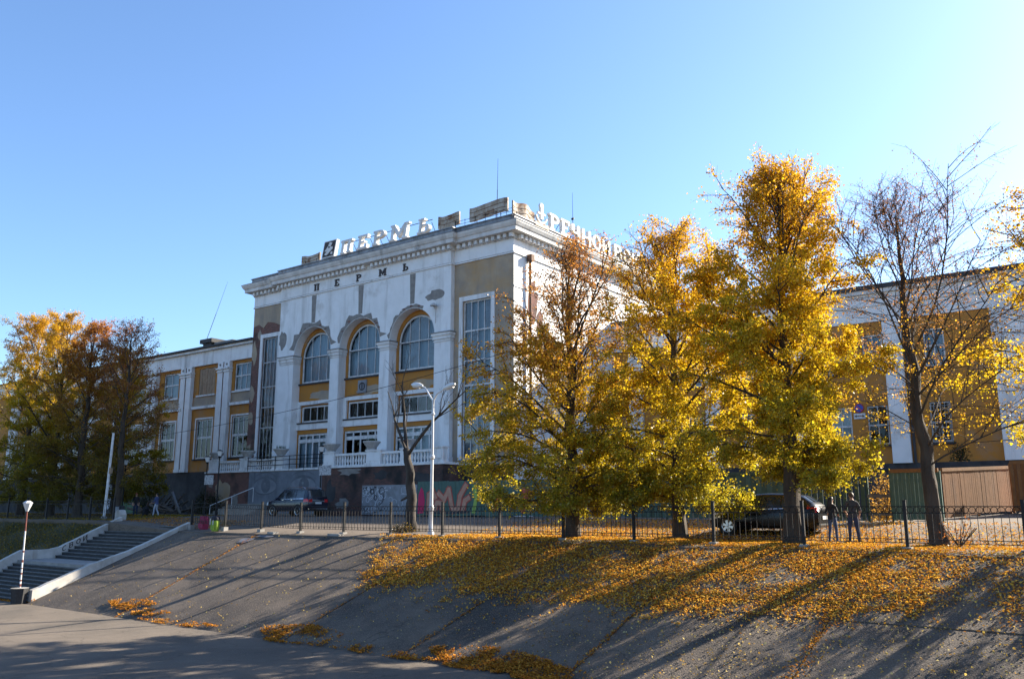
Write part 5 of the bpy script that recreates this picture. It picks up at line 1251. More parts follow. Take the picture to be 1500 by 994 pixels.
make_tree('lawn_tree','rusty golden tree second from the leaning white pole',(-67.4,33.8,gz(-67.4,33.8)),15.2,67,crown=4.3,first=0.12,nprim=44,leaves=66000,low=1.35,r0=0.30,up=(2,66),cols=[(0.0,(0.15,0.13,0.02)),(0.4,(0.24,0.17,0.02)),(0.65,(0.38,0.19,0.03)),(1.0,(0.38,0.16,0.04))],group=GL_,droop=.4)
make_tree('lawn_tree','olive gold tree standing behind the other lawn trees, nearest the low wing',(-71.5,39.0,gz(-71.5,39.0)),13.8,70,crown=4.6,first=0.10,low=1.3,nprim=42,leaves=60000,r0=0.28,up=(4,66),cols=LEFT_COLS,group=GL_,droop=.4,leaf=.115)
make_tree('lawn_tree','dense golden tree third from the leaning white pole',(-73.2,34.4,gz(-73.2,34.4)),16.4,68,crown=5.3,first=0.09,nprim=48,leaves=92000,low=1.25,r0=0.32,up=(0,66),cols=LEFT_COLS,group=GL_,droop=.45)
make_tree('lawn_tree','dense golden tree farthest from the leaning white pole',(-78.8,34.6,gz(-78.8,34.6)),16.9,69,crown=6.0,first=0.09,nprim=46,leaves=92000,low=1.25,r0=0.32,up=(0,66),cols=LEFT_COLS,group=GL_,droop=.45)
# bare forked tree by the lamp
def bare_tree():
    rr = random.Random(5); x,y = -30.9,32.6; z = G(x,y); t = thing('bare_tree',(x,y,z),'leafless forked tree with grey bark beside the street lamp','tree'); m = MB(); b = MB()
    tk = [Vector((x,y,z-.1)),Vector((x+.05,y,z+1.2)),Vector((x-.02,y,z+2.4)),Vector((x-.18,y,z+3.4)),Vector((x-.45,y,z+4.2))]
    fk = [tk[min(3,int(q/6))].lerp(tk[min(3,int(q/6))+1],q/6-min(3,int(q/6)))+Vector((.05*math.sin(q*.9),0,0)) for q in range(25)]; m.tube(fk,[0.29-.12*q/24+(.09*max(0,1-q/3)) for q in range(25)],14)
    def limb(p,d,L,r,lev):
        n = 6; pts = [p.copy()]
        for k in range(n):
            d = (d+Vector((rr.uniform(-.14,.14),rr.uniform(-.14,.14),rr.uniform(-.02,.12)))).normalized(); p = p+d*L/n; pts.append(p.copy())
        (m if lev == 0 else b).tube(pts,[r*(1-.82*i/n) for i in range(n+1)],8 if lev == 0 else 5 if lev == 1 else 3,caps=False)
        if lev < 3:
            for k in range((5,6,4)[lev]):
                f = rr.uniform(.35,1)*n; i = min(n-1,int(f)); q = pts[i].lerp(pts[i+1],f-i); a = rr.uniform(0,6.28); e = rr.uniform(.2,.9)
                dd = (d*0.7+Vector((math.cos(a)*math.cos(e),math.sin(a)*math.cos(e)*.7,math.sin(e)*.8))*.8).normalized(); limb(q,dd,L*rr.uniform(.3,.5),r*.36*(1-.5*f/n)+.003,lev+1)
    limb(tk[3],Vector((-0.42,.05,.85)),4.6,0.13,0); limb(tk[4]-Vector((0,0,.5)),Vector((0.62,-.05,.62)),5.4,0.11,0); limb(tk[4],Vector((-0.55,.1,1.0)),3.6,0.09,0)
    m.tube([tk[1]+Vector((-.1,0,.6)),tk[1]+Vector((-.75,0,.35))],[0.09,0.05],7); cvs = [Vector(v) for v in m.v]; m.v = [tuple(v+Vector((rr.uniform(-1,1),rr.uniform(-1,1),0))*(.022 if v.z < z+5 else .006)) for v in cvs]; m.build('trunk','bark_grey',t,smooth=True,fix=False); b.build('branches','bark_grey',t,fix=False)['kind'] = 'stuff'
bare_tree()

# ---------------------------------------------------------------- fallen leaves
def litter(name, label, P, size, seed, cols, flat=0.9, mt='leaf_litter'):
    rs = np.random.RandomState(seed); n = len(P); k = rs.random(n); st_ = np.linspace(0,1,len(cols)); cc = np.array(cols); C = np.stack([np.interp(k,st_,cc[:,j]) for j in range(3)],1)*(0.7+.6*rs.random((n,1)))
    V = leaf_quads(P,size*(0.6+.7*rs.random(n)),rs,flat=flat,fold=0.22); o = put(name,fast_mesh(name,V,n,4,mt,C),None); tag(o,label,'leaves',kind='stuff'); return o
LIT = [(0.30,0.12,0.03),(0.48,0.205,0.035),(0.61,0.29,0.04),(0.68,0.39,0.06),(0.72,0.50,0.12)]
LIT2 = [(0.26,0.10,0.025),(0.42,0.17,0.03),(0.50,0.21,0.035),(0.56,0.28,0.045)]
rs = np.random.RandomState(99)
def vnoise(x,y,s,seed):
    r_ = np.random.RandomState(seed); g = r_.random((64,64)); u,v = (x*s)%63,(y*s)%63; i,j = u.astype(int),v.astype(int); fu,fv = u-i,v-j; fu,fv = fu*fu*(3-2*fu),fv*fv*(3-2*fv)
    return g[i,j]*(1-fu)*(1-fv)+g[(i+1)%64,j]*fu*(1-fv)+g[i,(j+1)%64]*(1-fu)*fv+g[(i+1)%64,(j+1)%64]*fu*fv
def fbm(x,y,s,seed): return (vnoise(x+50,y+50,s,seed)*.55+vnoise(x+80,y+80,s*2.3,seed+1)*.3+vnoise(x+90,y+90,s*5.1,seed+2)*.15)
sz_v = np.vectorize(slope_z); gz_v = np.vectorize(G)
def cover(x, y):
    """share of the bank's surface hidden under leaves, 0..1"""
    ylow = np.interp(x,[-31,-29.5,-28.2,-27.0,-24.5,-20,-14,-9,-6.5,-5,-3,4,12],[31,29.6,27.2,25.6,25.1,24.5,24.6,25.0,25.2,26.4,26.2,26.0,26.0])
    d = (y-ylow)+2.6*(fbm(x,y,0.55,3)-.5)+1.6*(fbm(x,y,1.7,8)-.5)
    c = 1/(1+np.exp(-d*4.5)); c *= np.clip(1.15-1.4*np.clip(fbm(x,y,0.9,21)-.52,0,1)*3,0.10,1); c *= np.where(x > -5.5, 0.45, 1.0)
    c *= np.where(y > 29.3, 0.8, 1.0); c *= np.clip(0.62+1.5*(fbm(x,y,1.2,77)-.30),.4,1); return c
n = 190000; X = rs.uniform(-32,12,n); Y = rs.uniform(22.5,30.6,n); keep = rs.random(n) < cover(X,Y); X,Y = X[keep],Y[keep]
Z = np.where(Y > TOPY, gz_v(X,Y)+.02, sz_v(X,Y))+0.022+0.03*rs.random(len(X))
litter('fallen_leaves','dense carpet of fallen golden leaves covering the asphalt bank',np.stack([X,Y,Z],1),0.078,1,LIT)
# loose leaves all over the bank and the quay edge
n = 5200; X = np.concatenate([rs.uniform(-47,14,n),rs.uniform(-16,12,5200)]); n = len(X); Y = rs.uniform(20.6,29.8,n); keep = rs.random(n) < np.interp(X,[-47,-30,-15,-8,14],[.25,.5,.8,1,1]); X,Y = X[keep],Y[keep]; Z = sz_v(X,Y)+0.035
litter('scattered_leaves','single yellow leaves scattered over the bare asphalt bank',np.stack([X,Y,Z],1),0.068,2,[(0.30,0.17,0.05),(0.50,0.34,0.10),(0.60,0.48,0.20)])
# leaves in the joints
PX,PY = [],[]
for j,dn_ in ((1,.7),(3,.35),(4,.5),(5,.7),(6,1.0)):
    k = int(700*dn_); tt = rs.random(k)**(1 if j != 6 else .9); PX.append(joints[j][0]+(joints[j][1]-joints[j][0])*tt+rs.normal(size=k)*(.05 if j != 6 else .14)*(1+.6*np.sin(tt*17))); PY.append(TOPY-.1-(9.2)*tt)
X,Y = np.concatenate(PX),np.concatenate(PY); litter('joint_leaves','lines of brown leaves caught in the slab joints',np.stack([X,Y,sz_v(X,Y)+.03],1),0.07,4,LIT2)
# drifts along the foot of the bank
PX,PY,PZ = [],[],[]
for cx,cy,rx,ry,k in ((-38.6,22.1,1.7,0.5,1700),(-36.2,21.6,1.6,.3,700),(-33.0,21.0,2.6,.22,900),(-25.4,20.95,1.9,0.75,3600),(-23.0,20.6,2.0,.25,900),(-20.3,20.35,2.2,.25,1200),(-16.6,20.75,2.0,0.75,4600),(-14.2,20.4,1.4,.6,2400),(-49.5,21.7,2.4,0.3,700)):
    a = rs.uniform(0,2*np.pi,k); r_ = np.sqrt(rs.random(k)); x = cx+rx*r_*np.cos(a)*(1+.3*np.sin(a*3)); y = cy+ry*r_*np.sin(a); PX.append(x); PY.append(y)
X,Y = np.concatenate(PX),np.concatenate(PY); kp = rs.random(len(X)) < np.clip((fbm(X,Y,1.6,61)-.36)*7,0.04,1); X,Y = X[kp],Y[kp]; fy = np.vectorize(lambda x:foot(x)[0])(X); Z = np.maximum(np.where(X > -47.2, sz_v(X,np.maximum(Y,fy-.4)), -99),np.vectorize(Q)(X))+.03+.05*rs.random(len(X))
litter('leaf_drift','brown leaf drifts gathered along the foot of the bank',np.stack([X,Y,Z],1),0.075,5,LIT2)
# leaves on the terrace behind the fence
n = 90000; X = rs.uniform(-27,14,n); Y = 30.7+10*rs.random(n)**1.3; keep = rs.random(n) < np.clip(1.25-(Y-31)/6.5,0.10,1)*np.clip((X+28)/5,0,1)*(.35+.9*fbm(X,Y,.6,31))*np.where(X > -8,.55,1); X,Y = X[keep],Y[keep]
litter('terrace_leaves','fallen golden leaves under the trees behind the iron fence',np.stack([X,Y,gz_v(X,Y)+.025+.02*rs.random(len(X))],1),0.08,6,LIT)
# shaded lawn: leaves and grass on the bank left of the stairs
bz = np.vectorize(bank_z)
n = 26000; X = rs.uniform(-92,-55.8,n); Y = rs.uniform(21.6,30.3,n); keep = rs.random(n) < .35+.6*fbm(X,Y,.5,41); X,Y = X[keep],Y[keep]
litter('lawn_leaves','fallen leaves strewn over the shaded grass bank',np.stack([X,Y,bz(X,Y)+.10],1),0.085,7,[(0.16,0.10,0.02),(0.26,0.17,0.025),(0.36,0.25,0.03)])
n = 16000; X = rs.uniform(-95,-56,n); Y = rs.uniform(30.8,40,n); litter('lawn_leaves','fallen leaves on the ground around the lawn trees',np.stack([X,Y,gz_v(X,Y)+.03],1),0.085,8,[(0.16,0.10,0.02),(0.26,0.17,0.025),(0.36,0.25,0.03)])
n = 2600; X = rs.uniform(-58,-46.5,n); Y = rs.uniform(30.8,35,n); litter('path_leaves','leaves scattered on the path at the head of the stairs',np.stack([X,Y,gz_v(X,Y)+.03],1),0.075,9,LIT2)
def blades(name,label,X,Y,Z,h,seed,cols):
    rs_ = np.random.RandomState(seed); n = len(X); P = np.stack([X,Y,Z],1); a = rs_.uniform(0,6.28,n); w_ = .012; hh = h*(.5+rs_.random(n)); V = np.empty((n,3,3)); dx = np.stack([np.cos(a)*w_,np.sin(a)*w_,np.zeros(n)],1)
    V[:,0] = P-dx; V[:,1] = P+dx; V[:,2] = P+np.stack([rs_.normal(size=n)*.35*hh,rs_.normal(size=n)*.35*hh,hh],1); cc = np.array(cols); C = cc[rs_.randint(0,len(cols),n)]*(.7+.6*rs_.random((n,1)))
    o = put(name,fast_mesh(name,V.reshape(-1,3),n,3,'grass_blade',C),None); tag(o,label,'grass',kind='stuff')
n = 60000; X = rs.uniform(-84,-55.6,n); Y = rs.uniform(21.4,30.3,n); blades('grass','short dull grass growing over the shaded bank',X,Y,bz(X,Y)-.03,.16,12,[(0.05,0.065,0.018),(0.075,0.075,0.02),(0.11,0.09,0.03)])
# bushes and weeds
def bush(name,label,c,r,n,seed,mt_cols,group=None,size=.09):
    rs_ = np.random.RandomState(seed); t = thing(name,c,label,'bush',group); d = rs_.normal(size=(n,3)); d /= np.linalg.norm(d,axis=1)[:,None]; q = rs_.random(n)**.4; q *= .75+.5*vnoise(d[:,0]*3+20,d[:,1]*3+d[:,2]*2+20,1.0,seed)
    P = d*q[:,None]*np.array(r); P[:,2] = np.abs(P[:,2]); cc = np.array(mt_cols); C = cc[rs_.randint(0,len(cc),n)]*(.6+.8*rs_.random((n,1))); V = leaf_quads(P,size*(.6+.8*rs_.random(n)),rs_)
    o = put('foliage',fast_mesh('foliage',V,n,4,'leaf_tree',C),t,c); o['kind'] = 'stuff'; m = MB(); rr = random.Random(seed)
    for k in range(9): a = rr.uniform(0,6.28); m.tube([(c[0],c[1],c[2]-.05),(c[0]+r[0]*.7*math.cos(a),c[1]+r[1]*.7*math.sin(a),c[2]+r[2]*rr.uniform(.5,.9))],[.02,.008],4)
    m.build('stems','bark',t)
DG = [(0.022,0.035,0.014),(0.03,0.045,0.016),(0.045,0.05,0.018)]
GB = 'dark bushes under the low wing'
bush('bush','dark bush beside the timber heap under the low wing',(-69.8,46.8,G(-69.8,46.8)),(1.7,.9,2.9),2600,1,DG,GB); bush('bush','broad dark bush at the brick end of the terrace',(-66.8,45.2,G(-66.8,45.2)),(1.9,.8,1.9),2400,2,DG,GB)
bush('bush','dark bush behind the timber heap near the green doors',(-80.5,47.0,G(-80.5,47)),(1.6,.8,2.0),2000,3,DG,GB)
bush('dry_bush','tall dry tan weeds in the gap of the green fence',(-9.85,41.0,G(-9.85,41)),(.75,.5,2.3),1500,4,[(0.30,0.17,0.05),(0.22,0.12,0.04),(0.36,0.22,0.07)],size=.08)
bush('bush','small green climber on the ochre wall above the brown fence',(-9.3,57.3,4.0),(.6,.25,1.2),500,6,DG); bush('bush','low dry weeds round the foot of the bare tree',(-31.0,32.2,G(-31,32.2)),(.9,.5,.45),900,7,[(0.10,0.09,0.03),(0.16,0.10,0.04)],size=.06)
bush('dry_bush','low reddish dead twigs leaning at the foot of the leaning trunk',(-5.5,32.1,G(-5.5,32.1)),(.8,.4,1.0),260,8,[(0.16,0.06,0.03),(0.22,0.09,0.04)],size=.06)
# ---------------------------------------------------------------- cars
def interp(xs_, ys_, x): return float(np.interp(x, xs_, ys_))
class Car:
    def __init__(s, P): s.P = P
    def sec(s, x):
        P = s.P; zt = interp(*P['top'],x); zb = min(interp(*P['belt'],x), zt-0.03); wb = interp(*P['width'],x); wr = interp(*P['roofw'],x); zf = interp(*P['floor'],x)
        zm = zf+(zb-zf)*0.45
        return [(0,zf),(wb*.86,zf),(wb*.97,zf+.10),(wb,zm),(wb*.985,zb-.06),(wb*.955,zb),(wr,zt-.07),(wr*.86,zt-.015),(wr*.5,zt+.01),(0,zt+.018)]
    def at(s, x, v):
        q = s.sec(x); i = min(len(q)-2,int(v)); f = v-i; a,b = q[i],q[i+1]; return (a[0]+(b[0]-a[0])*f, a[1]+(b[1]-a[1])*f)
def make_car(label, loc, rz, P, paint):
    C = Car(P); t = thing('parked_car',(0,0,0),label,'car',None); L_ = P['L']
    st_ = sorted(set(list(np.linspace(-L_/2,L_/2,34))+P['extra']))
    m = MB(); k = 19
    for x in st_:
        q = C.sec(x); ring = [(x,y,z) for y,z in q] + [(x,-y,z) for y,z in reversed(q[1:-1])]; m.v += ring
    k = len(ring)
    for i in range(len(st_)-1):
        for j in range(k): m.f.append((i*k+j,i*k+(j+1)%k,(i+1)*k+(j+1)%k,(i+1)*k+j)); m.m.append(0)
    m.f.append(tuple(range(k))); m.f.append(tuple((len(st_)-1)*k+j for j in range(k-1,-1,-1))); m.m += [0,0]
    body = m.build('body',paint,t,smooth=True)
    def patch(name,xs_,vs_,side,mt,off=.008,par=t):
        m = MB(); W = len(vs_)
        for x in xs_:
            for v in vs_:
                y,z = C.at(x,v) if not isinstance(v,tuple) else C.at(x,v[0]); y += off; m.v.append((x,side*y,z+(off*.4)))
        for i in range(len(xs_)-1):
            for j in range(W-1): m.f.append((i*W+j,i*W+j+1,(i+1)*W+j+1,(i+1)*W+j)); m.m.append(0)
        return m.build(name,mt,par,smooth=True,fix=False)
    for s in (-1,1):
        for (a,b) in P['side_glass']:
            w_ = patch('side_window',list(np.linspace(a,b,6)),[5.08,5.3,5.6,5.88],s,'car_glass')
        patch('window_trim',list(np.linspace(P['side_glass'][0][0],P['side_glass'][-1][1],12)),[4.90,5.06],s,'chrome',.010)
        for hx in P['handles']:
            y,z = C.at(hx,4.2); MB().box(hx-.09,hx+.09,min(s*y,s*(y+.03)),max(s*y,s*(y+.03)),z-.012,z+.018).build('door_handle','chrome' if P.get('chrome_handle') else paint,t)
        for xx in P['seams']: patch('door_seam',[xx,xx+.012],[1.3,2,3,4,4.95],s,'tyre',.004)
        mx = P['mirror']; y,z = C.at(mx,5.0); mm = MB(); mm.lathe([(0.02,-.09),(.09,-.06),(.10,.04),(.05,.08)],(mx,s*(y+.13),z+.08),8,'x'); mm.box(mx-.03,mx+.03,min(s*(y-.03),s*(y+.1)),max(s*(y-.03),s*(y+.1)),z+.03,z+.07); mm.build('mirror',paint,t,smooth=True)
        y,z = C.at(P['tail'][0],P['tail'][1]); 
        patch('tail_light',list(np.linspace(-L_/2+.002,P['tail'][0],4)),[P['tail'][1],P['tail'][1]+.5,P['tail'][2]],s,'tail_red',.010)
        patch('headlight',list(np.linspace(P['head'][0],L_/2-.02,4)),[P['head'][1],P['head'][1]+.3,P['head'][2]],s,'lamp_clear',.010)
        if P.get('rails'):
            a,b = P['rails']; pts = [(x,s*(interp(*P['roofw'],x)*.88),interp(*P['top'],x)+(.075 if 0<i<7 else 0.01)) for i,x in enumerate(np.linspace(a,b,8))]; MB().tube(pts,.018,6).build('roof_rail','chrome',t)
    # windscreen and rear window follow the slanted top surface, as full-width patches
    for nm,(a,b) in (('windscreen',P['screen']),('rear_window',P['rear'])):
        m = MB(); xs_ = list(np.linspace(a,b,7)); vs_ = [6.25,7.0,8.0,9.0]
        full = [(v,1) for v in vs_]+[(v,-1) for v in reversed(vs_[:-1])]
        for x in xs_:
            for v,s in full: y,z = C.at(x,v); m.v.append((x+(.012 if nm=='windscreen' else -.012),s*y,z+.008))
        W = len(full)
        for i in range(6):
            for j in range(W-1): m.f.append((i*W+j,i*W+j+1,(i+1)*W+j+1,(i+1)*W+j)); m.m.append(0)
        m.build(nm,'car_glass',t,smooth=True,fix=False)
    rw = P['rw']
    for wx in P['wheels']:
        for s in (-1,1):
            wy = P['wy']*s
            MB().lathe([(rw*1.13,0),(rw*1.13,s*.012)],(wx,s*(P['arch_y']),rw*1.0),20,'y').build('arch_shade_disc','tyre',t)  # flat black disc in place of the shaded hollow round the wheel
            w_ = MB().lathe([(rw*.70,-.11),(rw*.93,-.115),(rw,-.08),(rw,.08),(rw*.93,.115),(rw*.70,.11)],(wx,wy,rw),24,'y').build('wheel','tyre',t,smooth=True)
            r_ = MB(); r_.torus((wx,wy+s*.10,rw),rw*.70,.022,24,5)
            r_.lathe([(rw*.15,0),(rw*.13,s*.03),(rw*.03,s*.035)],(wx,wy+s*.09,rw),10,'y')
            for q in range(6):
                a = 2*math.pi*q/6+.3; ca,sa = math.cos(a),math.sin(a); n_ = (-sa*.035,ca*.035)
                pts = [(wx+ca*rw*.1+n_[0],rw+sa*rw*.1+n_[1]),(wx+ca*rw*.1-n_[0],rw+sa*rw*.1-n_[1]),(wx+ca*rw*.69-n_[0]*1.7,rw+sa*rw*.69-n_[1]*1.7),(wx+ca*rw*.69+n_[0]*1.7,rw+sa*rw*.69+n_[1]*1.7)]
                r_.prism(pts,wy+s*.085,wy+s*.112)
            r_.build('rim','rim',w_)
    for s in (-1,1):
        xa,za = P['lampbox']; MB().box(xa-.03,xa+.10,min(s*.52,s*.80),max(s*.52,s*.80),za,za+.19).build('tail_light','tail_red',t)
    pz = P['plate_z']; MB().box(-L_/2-.03,-L_/2-.012,-.27,.27,pz,pz+.13).build('number_plate','plate_white',t)
    MB().box(-L_/2-.035,-L_/2+.25,-P['wy']*.93,P['wy']*.93,P['bump'],P['bump']+.06).build('bumper_strip','chrome' if P.get('chrome_handle') else 'tyre',t)
    if P.get('chrome_handle'): MB().box(-L_/2-.03,-L_/2-.012,-.55,.55,pz+.16,pz+.21).build('tailgate_trim','chrome',t)
    t.location = loc; t.rotation_euler = (0,0,rz); return t
SUV = dict(L=4.95,extra=[-2.3,-1.2,.75,1.1],top=([-2.475,-2.42,-2.22,-1.7,0,.45,1.15,1.3,2.3,2.475],[1.18,1.34,1.84,1.93,1.94,1.90,1.37,1.30,1.16,.9]),
  belt=([-2.475,-2.1,0,1.2,2.475],[1.22,1.20,1.17,1.15,.95]),width=([-2.475,-2.3,-1.8,1.6,2.2,2.475],[.86,.93,.97,.97,.90,.72]),roofw=([-2.475,-2.2,-1.6,.45,1.2,2.475],[.80,.76,.74,.72,.82,.60]),floor=([-2.475,-2.2,2.1,2.475],[.52,.36,.34,.45]),
  side_glass=[(-2.0,-1.15),(-1.08,-.1),(-.03,.80)],handles=(-.75,.25),chrome_handle=True,seams=(-1.12,-.06,.98),mirror=.85,tail=(-2.05,3.6,4.9),head=(2.0,3.4,4.5),rails=(-1.9,.3),screen=(.5,1.16),rear=(-2.415,-2.24),rw=.40,wheels=(-1.45,1.42),wy=.86,arch_y=.962,plate_z=.86,bump=.50,lampbox=(-2.45,.98))
make_car('dark navy off-road car with red tail lights parked before the painted eyes',(-49.5,40.4,G(-49.5,40.4)),math.pi-R(2),SUV,'car_navy')
CRO = dict(L=4.45,extra=[-2.0,-1.3,.7,1.4],top=([-2.225,-2.17,-1.97,-1.62,-1.1,-.1,.35,1.22,1.35,2.1,2.225],[.98,1.12,1.26,1.51,1.60,1.62,1.58,1.09,1.05,.87,.66]),
  belt=([-2.225,-1.5,0,1.3,2.225],[1.10,1.04,.98,.90,.70]),width=([-2.225,-2.05,-1.6,1.5,2.0,2.225],[.74,.86,.905,.905,.84,.64]),roofw=([-2.225,-1.9,-1.2,.35,1.25,2.225],[.66,.64,.62,.60,.74,.52]),floor=([-2.225,-1.9,1.8,2.225],[.42,.26,.24,.34]),
  side_glass=[(-1.45,-.85),(-.80,.05),(.10,.95)],handles=(-.55,.35),seams=(-.83,.08,1.05),mirror=.95,tail=(-1.85,4.0,5.4),head=(1.65,3.6,5.2),rails=None,screen=(.42,1.20),rear=(-1.95,-1.64),rw=.345,wheels=(-1.32,1.36),wy=.80,arch_y=.897,plate_z=.62,bump=.40,lampbox=(-2.15,.88))
make_car('black hatchback with alloy wheels parked broadside under the lindens',(-12.75,34.3,G(-12.75,34.0)-.02),math.pi,CRO,'car_black')
# ---------------------------------------------------------------- people
def skin_mesh(name, verts, edges, radii, sub=2):
    me = bpy.data.meshes.new(name); me.from_pydata(verts,edges,[]); o = bpy.data.objects.new(name,me); COL.objects.link(o)
    sk = o.modifiers.new('skin','SKIN'); sk.use_smooth_shade = True
    for i,r in enumerate(radii):
        v = me.skin_vertices[0].data[i]; v.radius = (r,r) if not isinstance(r,tuple) else r; v.use_root = (i == 0)
    ss = o.modifiers.new('sub','SUBSURF'); ss.levels = sub; ss.render_levels = sub
    dg = bpy.context.evaluated_depsgraph_get(); out = bpy.data.meshes.new_from_object(o.evaluated_get(dg)); bpy.data.objects.remove(o); return out
def person(label, loc, rz, h, top_m, leg_m, hair_m, pose, group=None, longhair=False, hat=None, shoe='shoe', sleeve='long', slim=1.0):
    """figure faces +Y in its own frame; joints given for a 1.75 m body"""
    t = thing('person',(0,0,0),label,'person',group); k = h/1.75; s = slim
    V,E_,Rr = [],[],[]
    def a(p,r,par=None):
        V.append(tuple(c*k for c in p)); Rr.append(tuple(x*k for x in r) if isinstance(r,tuple) else r*k)
        if par is not None: E_.append((par,len(V)-1))
        return len(V)-1
    pel = a((0,0,.95),(.155*s,.115*s)); sp1 = a((0,0,1.10),(.145*s,.105*s),pel); ch = a((0,.0,1.30),(.175*s,.115*s),sp1); nk0 = a((0,-.01,1.43),(.10,.075),ch); nk = a((0,.005,1.50),(.052,.055),nk0)
    hd0 = a((0,.02,1.565),(.062,.075),nk); hd = a((0,.015,1.65),(.078,.095),hd0); hd1 = a((0,.0,1.725),(.058,.070),hd)
    for sd in (-1,1):
        st,kn = pose['step'][0 if sd<0 else 1]
        hip = a((sd*.095,0,.88),.098*s,pel); knee = a((sd*.10+kn[0],kn[1],.49),.068*s,hip); cf = a((sd*.10+(kn[0]+st[0])*.5,(kn[1]+st[1])*.5-.02,.34),.062*s,knee); ank = a((sd*.105+st[0],st[1],.085),.045,cf); heel = a((sd*.105+st[0],st[1]-.02,.045),.045,ank); toe = a((sd*.13+st[0],st[1]+.16,.035),(.045,.034),heel)
        ar = pose['arm'][0 if sd<0 else 1]; sh = a((sd*.165*s,-.01,1.385),.070*s,nk0); el = a((ar[0][0],ar[0][1],ar[0][2]),.047*s,sh); wr = a(tuple(ar[1]),.032,el)
        e = Vector(ar[1])-Vector(ar[0]); e.normalize(); w0 = Vector(ar[1]); sdv = e.cross(Vector((0,1,0))).normalized() if abs(e.y)<.9 else Vector((0,0,1))
        pm = a(tuple(w0+e*.075),(.036,.022),wr)
        for f in range(4):
            off = sdv*(f-1.5)*.020; L_ = (.075,.088,.082,.062)[f]; p1 = a(tuple(w0+e*.105+off),.0095,pm); p2 = a(tuple(w0+e*(.105+L_*.55)+off+Vector((0,.012,0))),.0085,p1); a(tuple(w0+e*(.105+L_)+off+Vector((0,.035,-.0))),.007,p2)
        th1 = a(tuple(w0+e*.05+sdv*.042+Vector((0,.015,0))),.011,pm); a(tuple(w0+e*.09+sdv*.062+Vector((0,.03,0))),.009,th1)
    me = skin_mesh('body',V,E_,Rr,2)
    for n_ in (top_m,leg_m,'skin',shoe): me.materials.append(M(n_))
    idx = []
    for p in me.polygons:
        c = p.center/k; arm = abs(c.x) > .20*s and c.z > .7 and c.z < 1.45
        if c.z < .075: i = 3
        elif c.z > 1.475: i = 2
        elif c.z < .955 and not (arm and (Vector(c)-Vector(pose['arm'][0 if c.x<0 else 1][1])).length < .25): i = 1
        else: i = 0
        for sd in (0,1):
            ar = pose['arm'][sd]; dw = (Vector(c)-Vector(ar[1])).length; de = (Vector(c)-Vector(ar[0])).length
            if dw < .15 and (sd == 0) == (c.x < 0): i = 2
            if sleeve == 'short' and (sd == 0) == (c.x < 0) and dw < .26 and de < .26 and c.z < 1.3 and abs(c.x) > .14: i = 2
        idx.append(i)
    me.polygons.foreach_set('material_index',idx)
    for i_ in range(len(me.materials)): pass
    b = put('body',me,t,(0,0,0))
    # face and hair
    f = MB(); f.lathe([(.004,.0),(.016,.012),(.012,.03)],(0,.105*k,1.60*k),6,'y'); f.build('nose','skin',b)
    for sd in (-1,1): MB().lathe([(.004,-.01),(.012,0),(.004,.01)],(sd*.032*k,.098*k,1.648*k),6,'y').build('eye','hair_black',b); MB().lathe([(.006,-.008),(.026,0),(.006,.008)],(sd*.080*k,0,1.635*k),8,'x').build('ear','skin',b)
    MB().box(-.024*k,.024*k,.096*k,.104*k,1.555*k,1.563*k).build('mouth','bag_pink',b)
    hm = MB(); n = 14
    for j in range(7):
        ph = math.pi*.5*(1-j/6.0)
        for i in range(n):
            th = 2*math.pi*i/n; back = max(0,-math.sin(th)); z = 1.66+.092*math.sin(ph)-(.10 if j == 6 else .05*(j/6))*back - (.0 if math.sin(th)<.3 else -.03*(j==6)); rx,ry = .090*math.cos(ph),.106*math.cos(ph)
            if j == 6 and longhair and math.sin(th) < .35: z -= .02
            hm.v.append((rx*math.cos(th)*k,(ry*math.sin(th)-.008)*k,z*k))
    for j in range(6):
        for i in range(n): hm.f.append((j*n+i,(j)*n+(i+1)%n,(j+1)*n+(i+1)%n,(j+1)*n+i)); hm.m.append(0)
    hm.f.append(tuple(range(n))); hm.m.append(0); hm.build('hair' if not hat else 'cap',hat or hair_m,t,smooth=True)
    if longhair: MB().tube([(0,-.055*k,1.66*k),(0,-.095*k,1.55*k),(0,-.115*k,1.42*k),(0,-.12*k,1.30*k)],[.085*k,.092*k,.085*k,.035*k],10).build('long_hair',hair_m,t,smooth=True)
    if hat: MB().box(-.07*k,.07*k,.08*k,.18*k,1.675*k,1.69*k).build('cap_peak',hat,t)
    # hem of the top
    MB().lathe([(.168*s*k,-.07),(.172*s*k,.0),(.155*s*k,.10)],(0,0,.95*k),14).build('hem',top_m,t,smooth=True).scale = (1,.76,1)
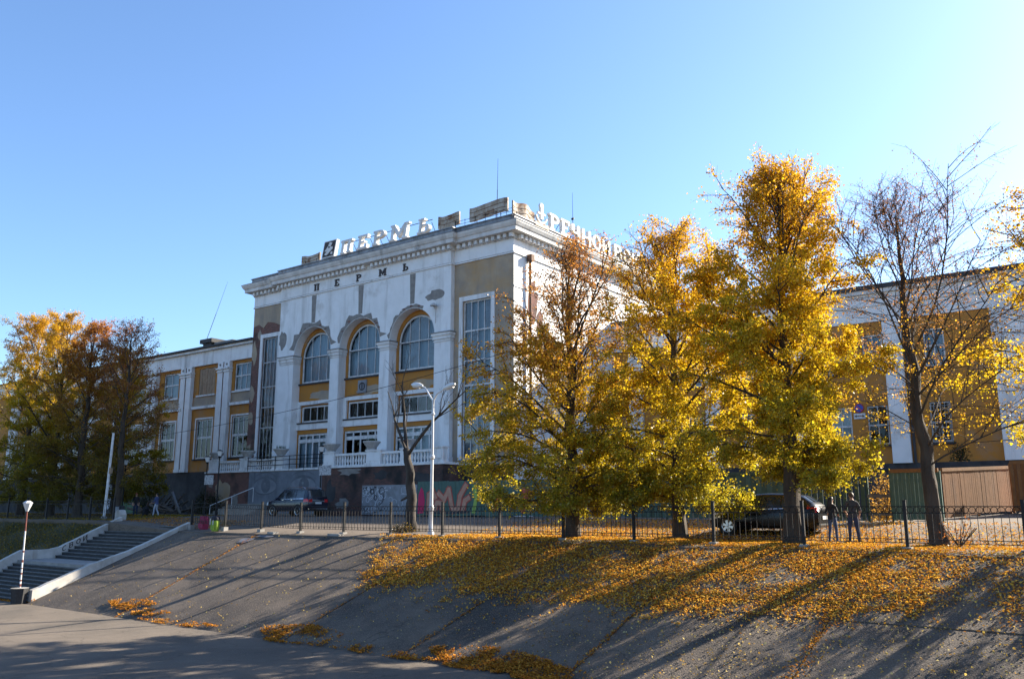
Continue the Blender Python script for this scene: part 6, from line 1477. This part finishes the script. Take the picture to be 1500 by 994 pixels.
    t.location = loc; t.rotation_euler = (0,0,rz); return t
STAND = ((0,0),(0,.01))
person('man in charcoal t-shirt and jeans standing by the fence',(-8.95,32.45,G(-8.95,32.45)-.01),R(28),1.78,'tee_charcoal','jeans_dark','hair_brown',
       dict(step=[((-.03,.02),(-.02,.02)),((.05,-.02),(.03,.0))],arm=[((-.27,.02,1.12),(-.16,.22,1.00)),((.26,-.05,1.12),(.24,.10,.90))]),sleeve='short')
person('woman with long dark hair, black jacket and jeans, standing by the fence',(-9.65,32.35,G(-9.65,32.35)-.01),R(-14),1.64,'jacket_black','jeans','hair_black',
       dict(step=[((-.06,.0),(-.03,.02)),((.06,.0),(.04,.02))],arm=[((-.26,-.02,1.13),(-.17,.17,1.06)),((.26,-.02,1.13),(.17,.17,1.05))]),longhair=True,slim=.92)
person('person in dark clothes and red cap on the path above the stairs',(-65.4,37.4,G(-65.4,37.4)-.01),R(-120),1.74,'jacket_black','jeans_dark','hair_brown',
       dict(step=[((-.02,.06),(0,.05)),((.02,-.06),(0,0))],arm=[((-.24,-.02,1.12),(-.23,.06,.88)),((.24,-.02,1.12),(.23,.06,.88))]),hat='cap_red')
person('person in blue jacket and white trousers pushing a cart above the stairs',(-61.6,36.9,G(-61.6,36.9)-.01),R(115),1.72,'jacket_blue','trousers_white','hair_black',
       dict(step=[((-.02,.16),(0,.12)),((.02,-.14),(0,.04))],arm=[((-.24,.05,1.12),(-.16,.34,1.00)),((.24,.05,1.12),(.16,.34,1.00))]))
x,y = -62.5,36.6; z = G(x,y); t = thing('shopping_cart',(x,y,z),'dark two-wheeled trolley bag beside the person in white trousers','cart')
MB().tube([(x-.1,y,z+.12),(x-.05,y,z+.5),(x+.12,y,z+.62)],[.2,.24,.16],8).build('bag','jacket_black',t,smooth=True); MB().tube([(x,y-.1,z+.1),(x+.5,y-.02,z+.98)],.015,5).build('handle','black_iron',t)
for s in (-.16,.16): MB().lathe([(.10,-.015),(.10,.015)],(x-.08,y+s,z+.10),12,'y').build('wheel','tyre',t)
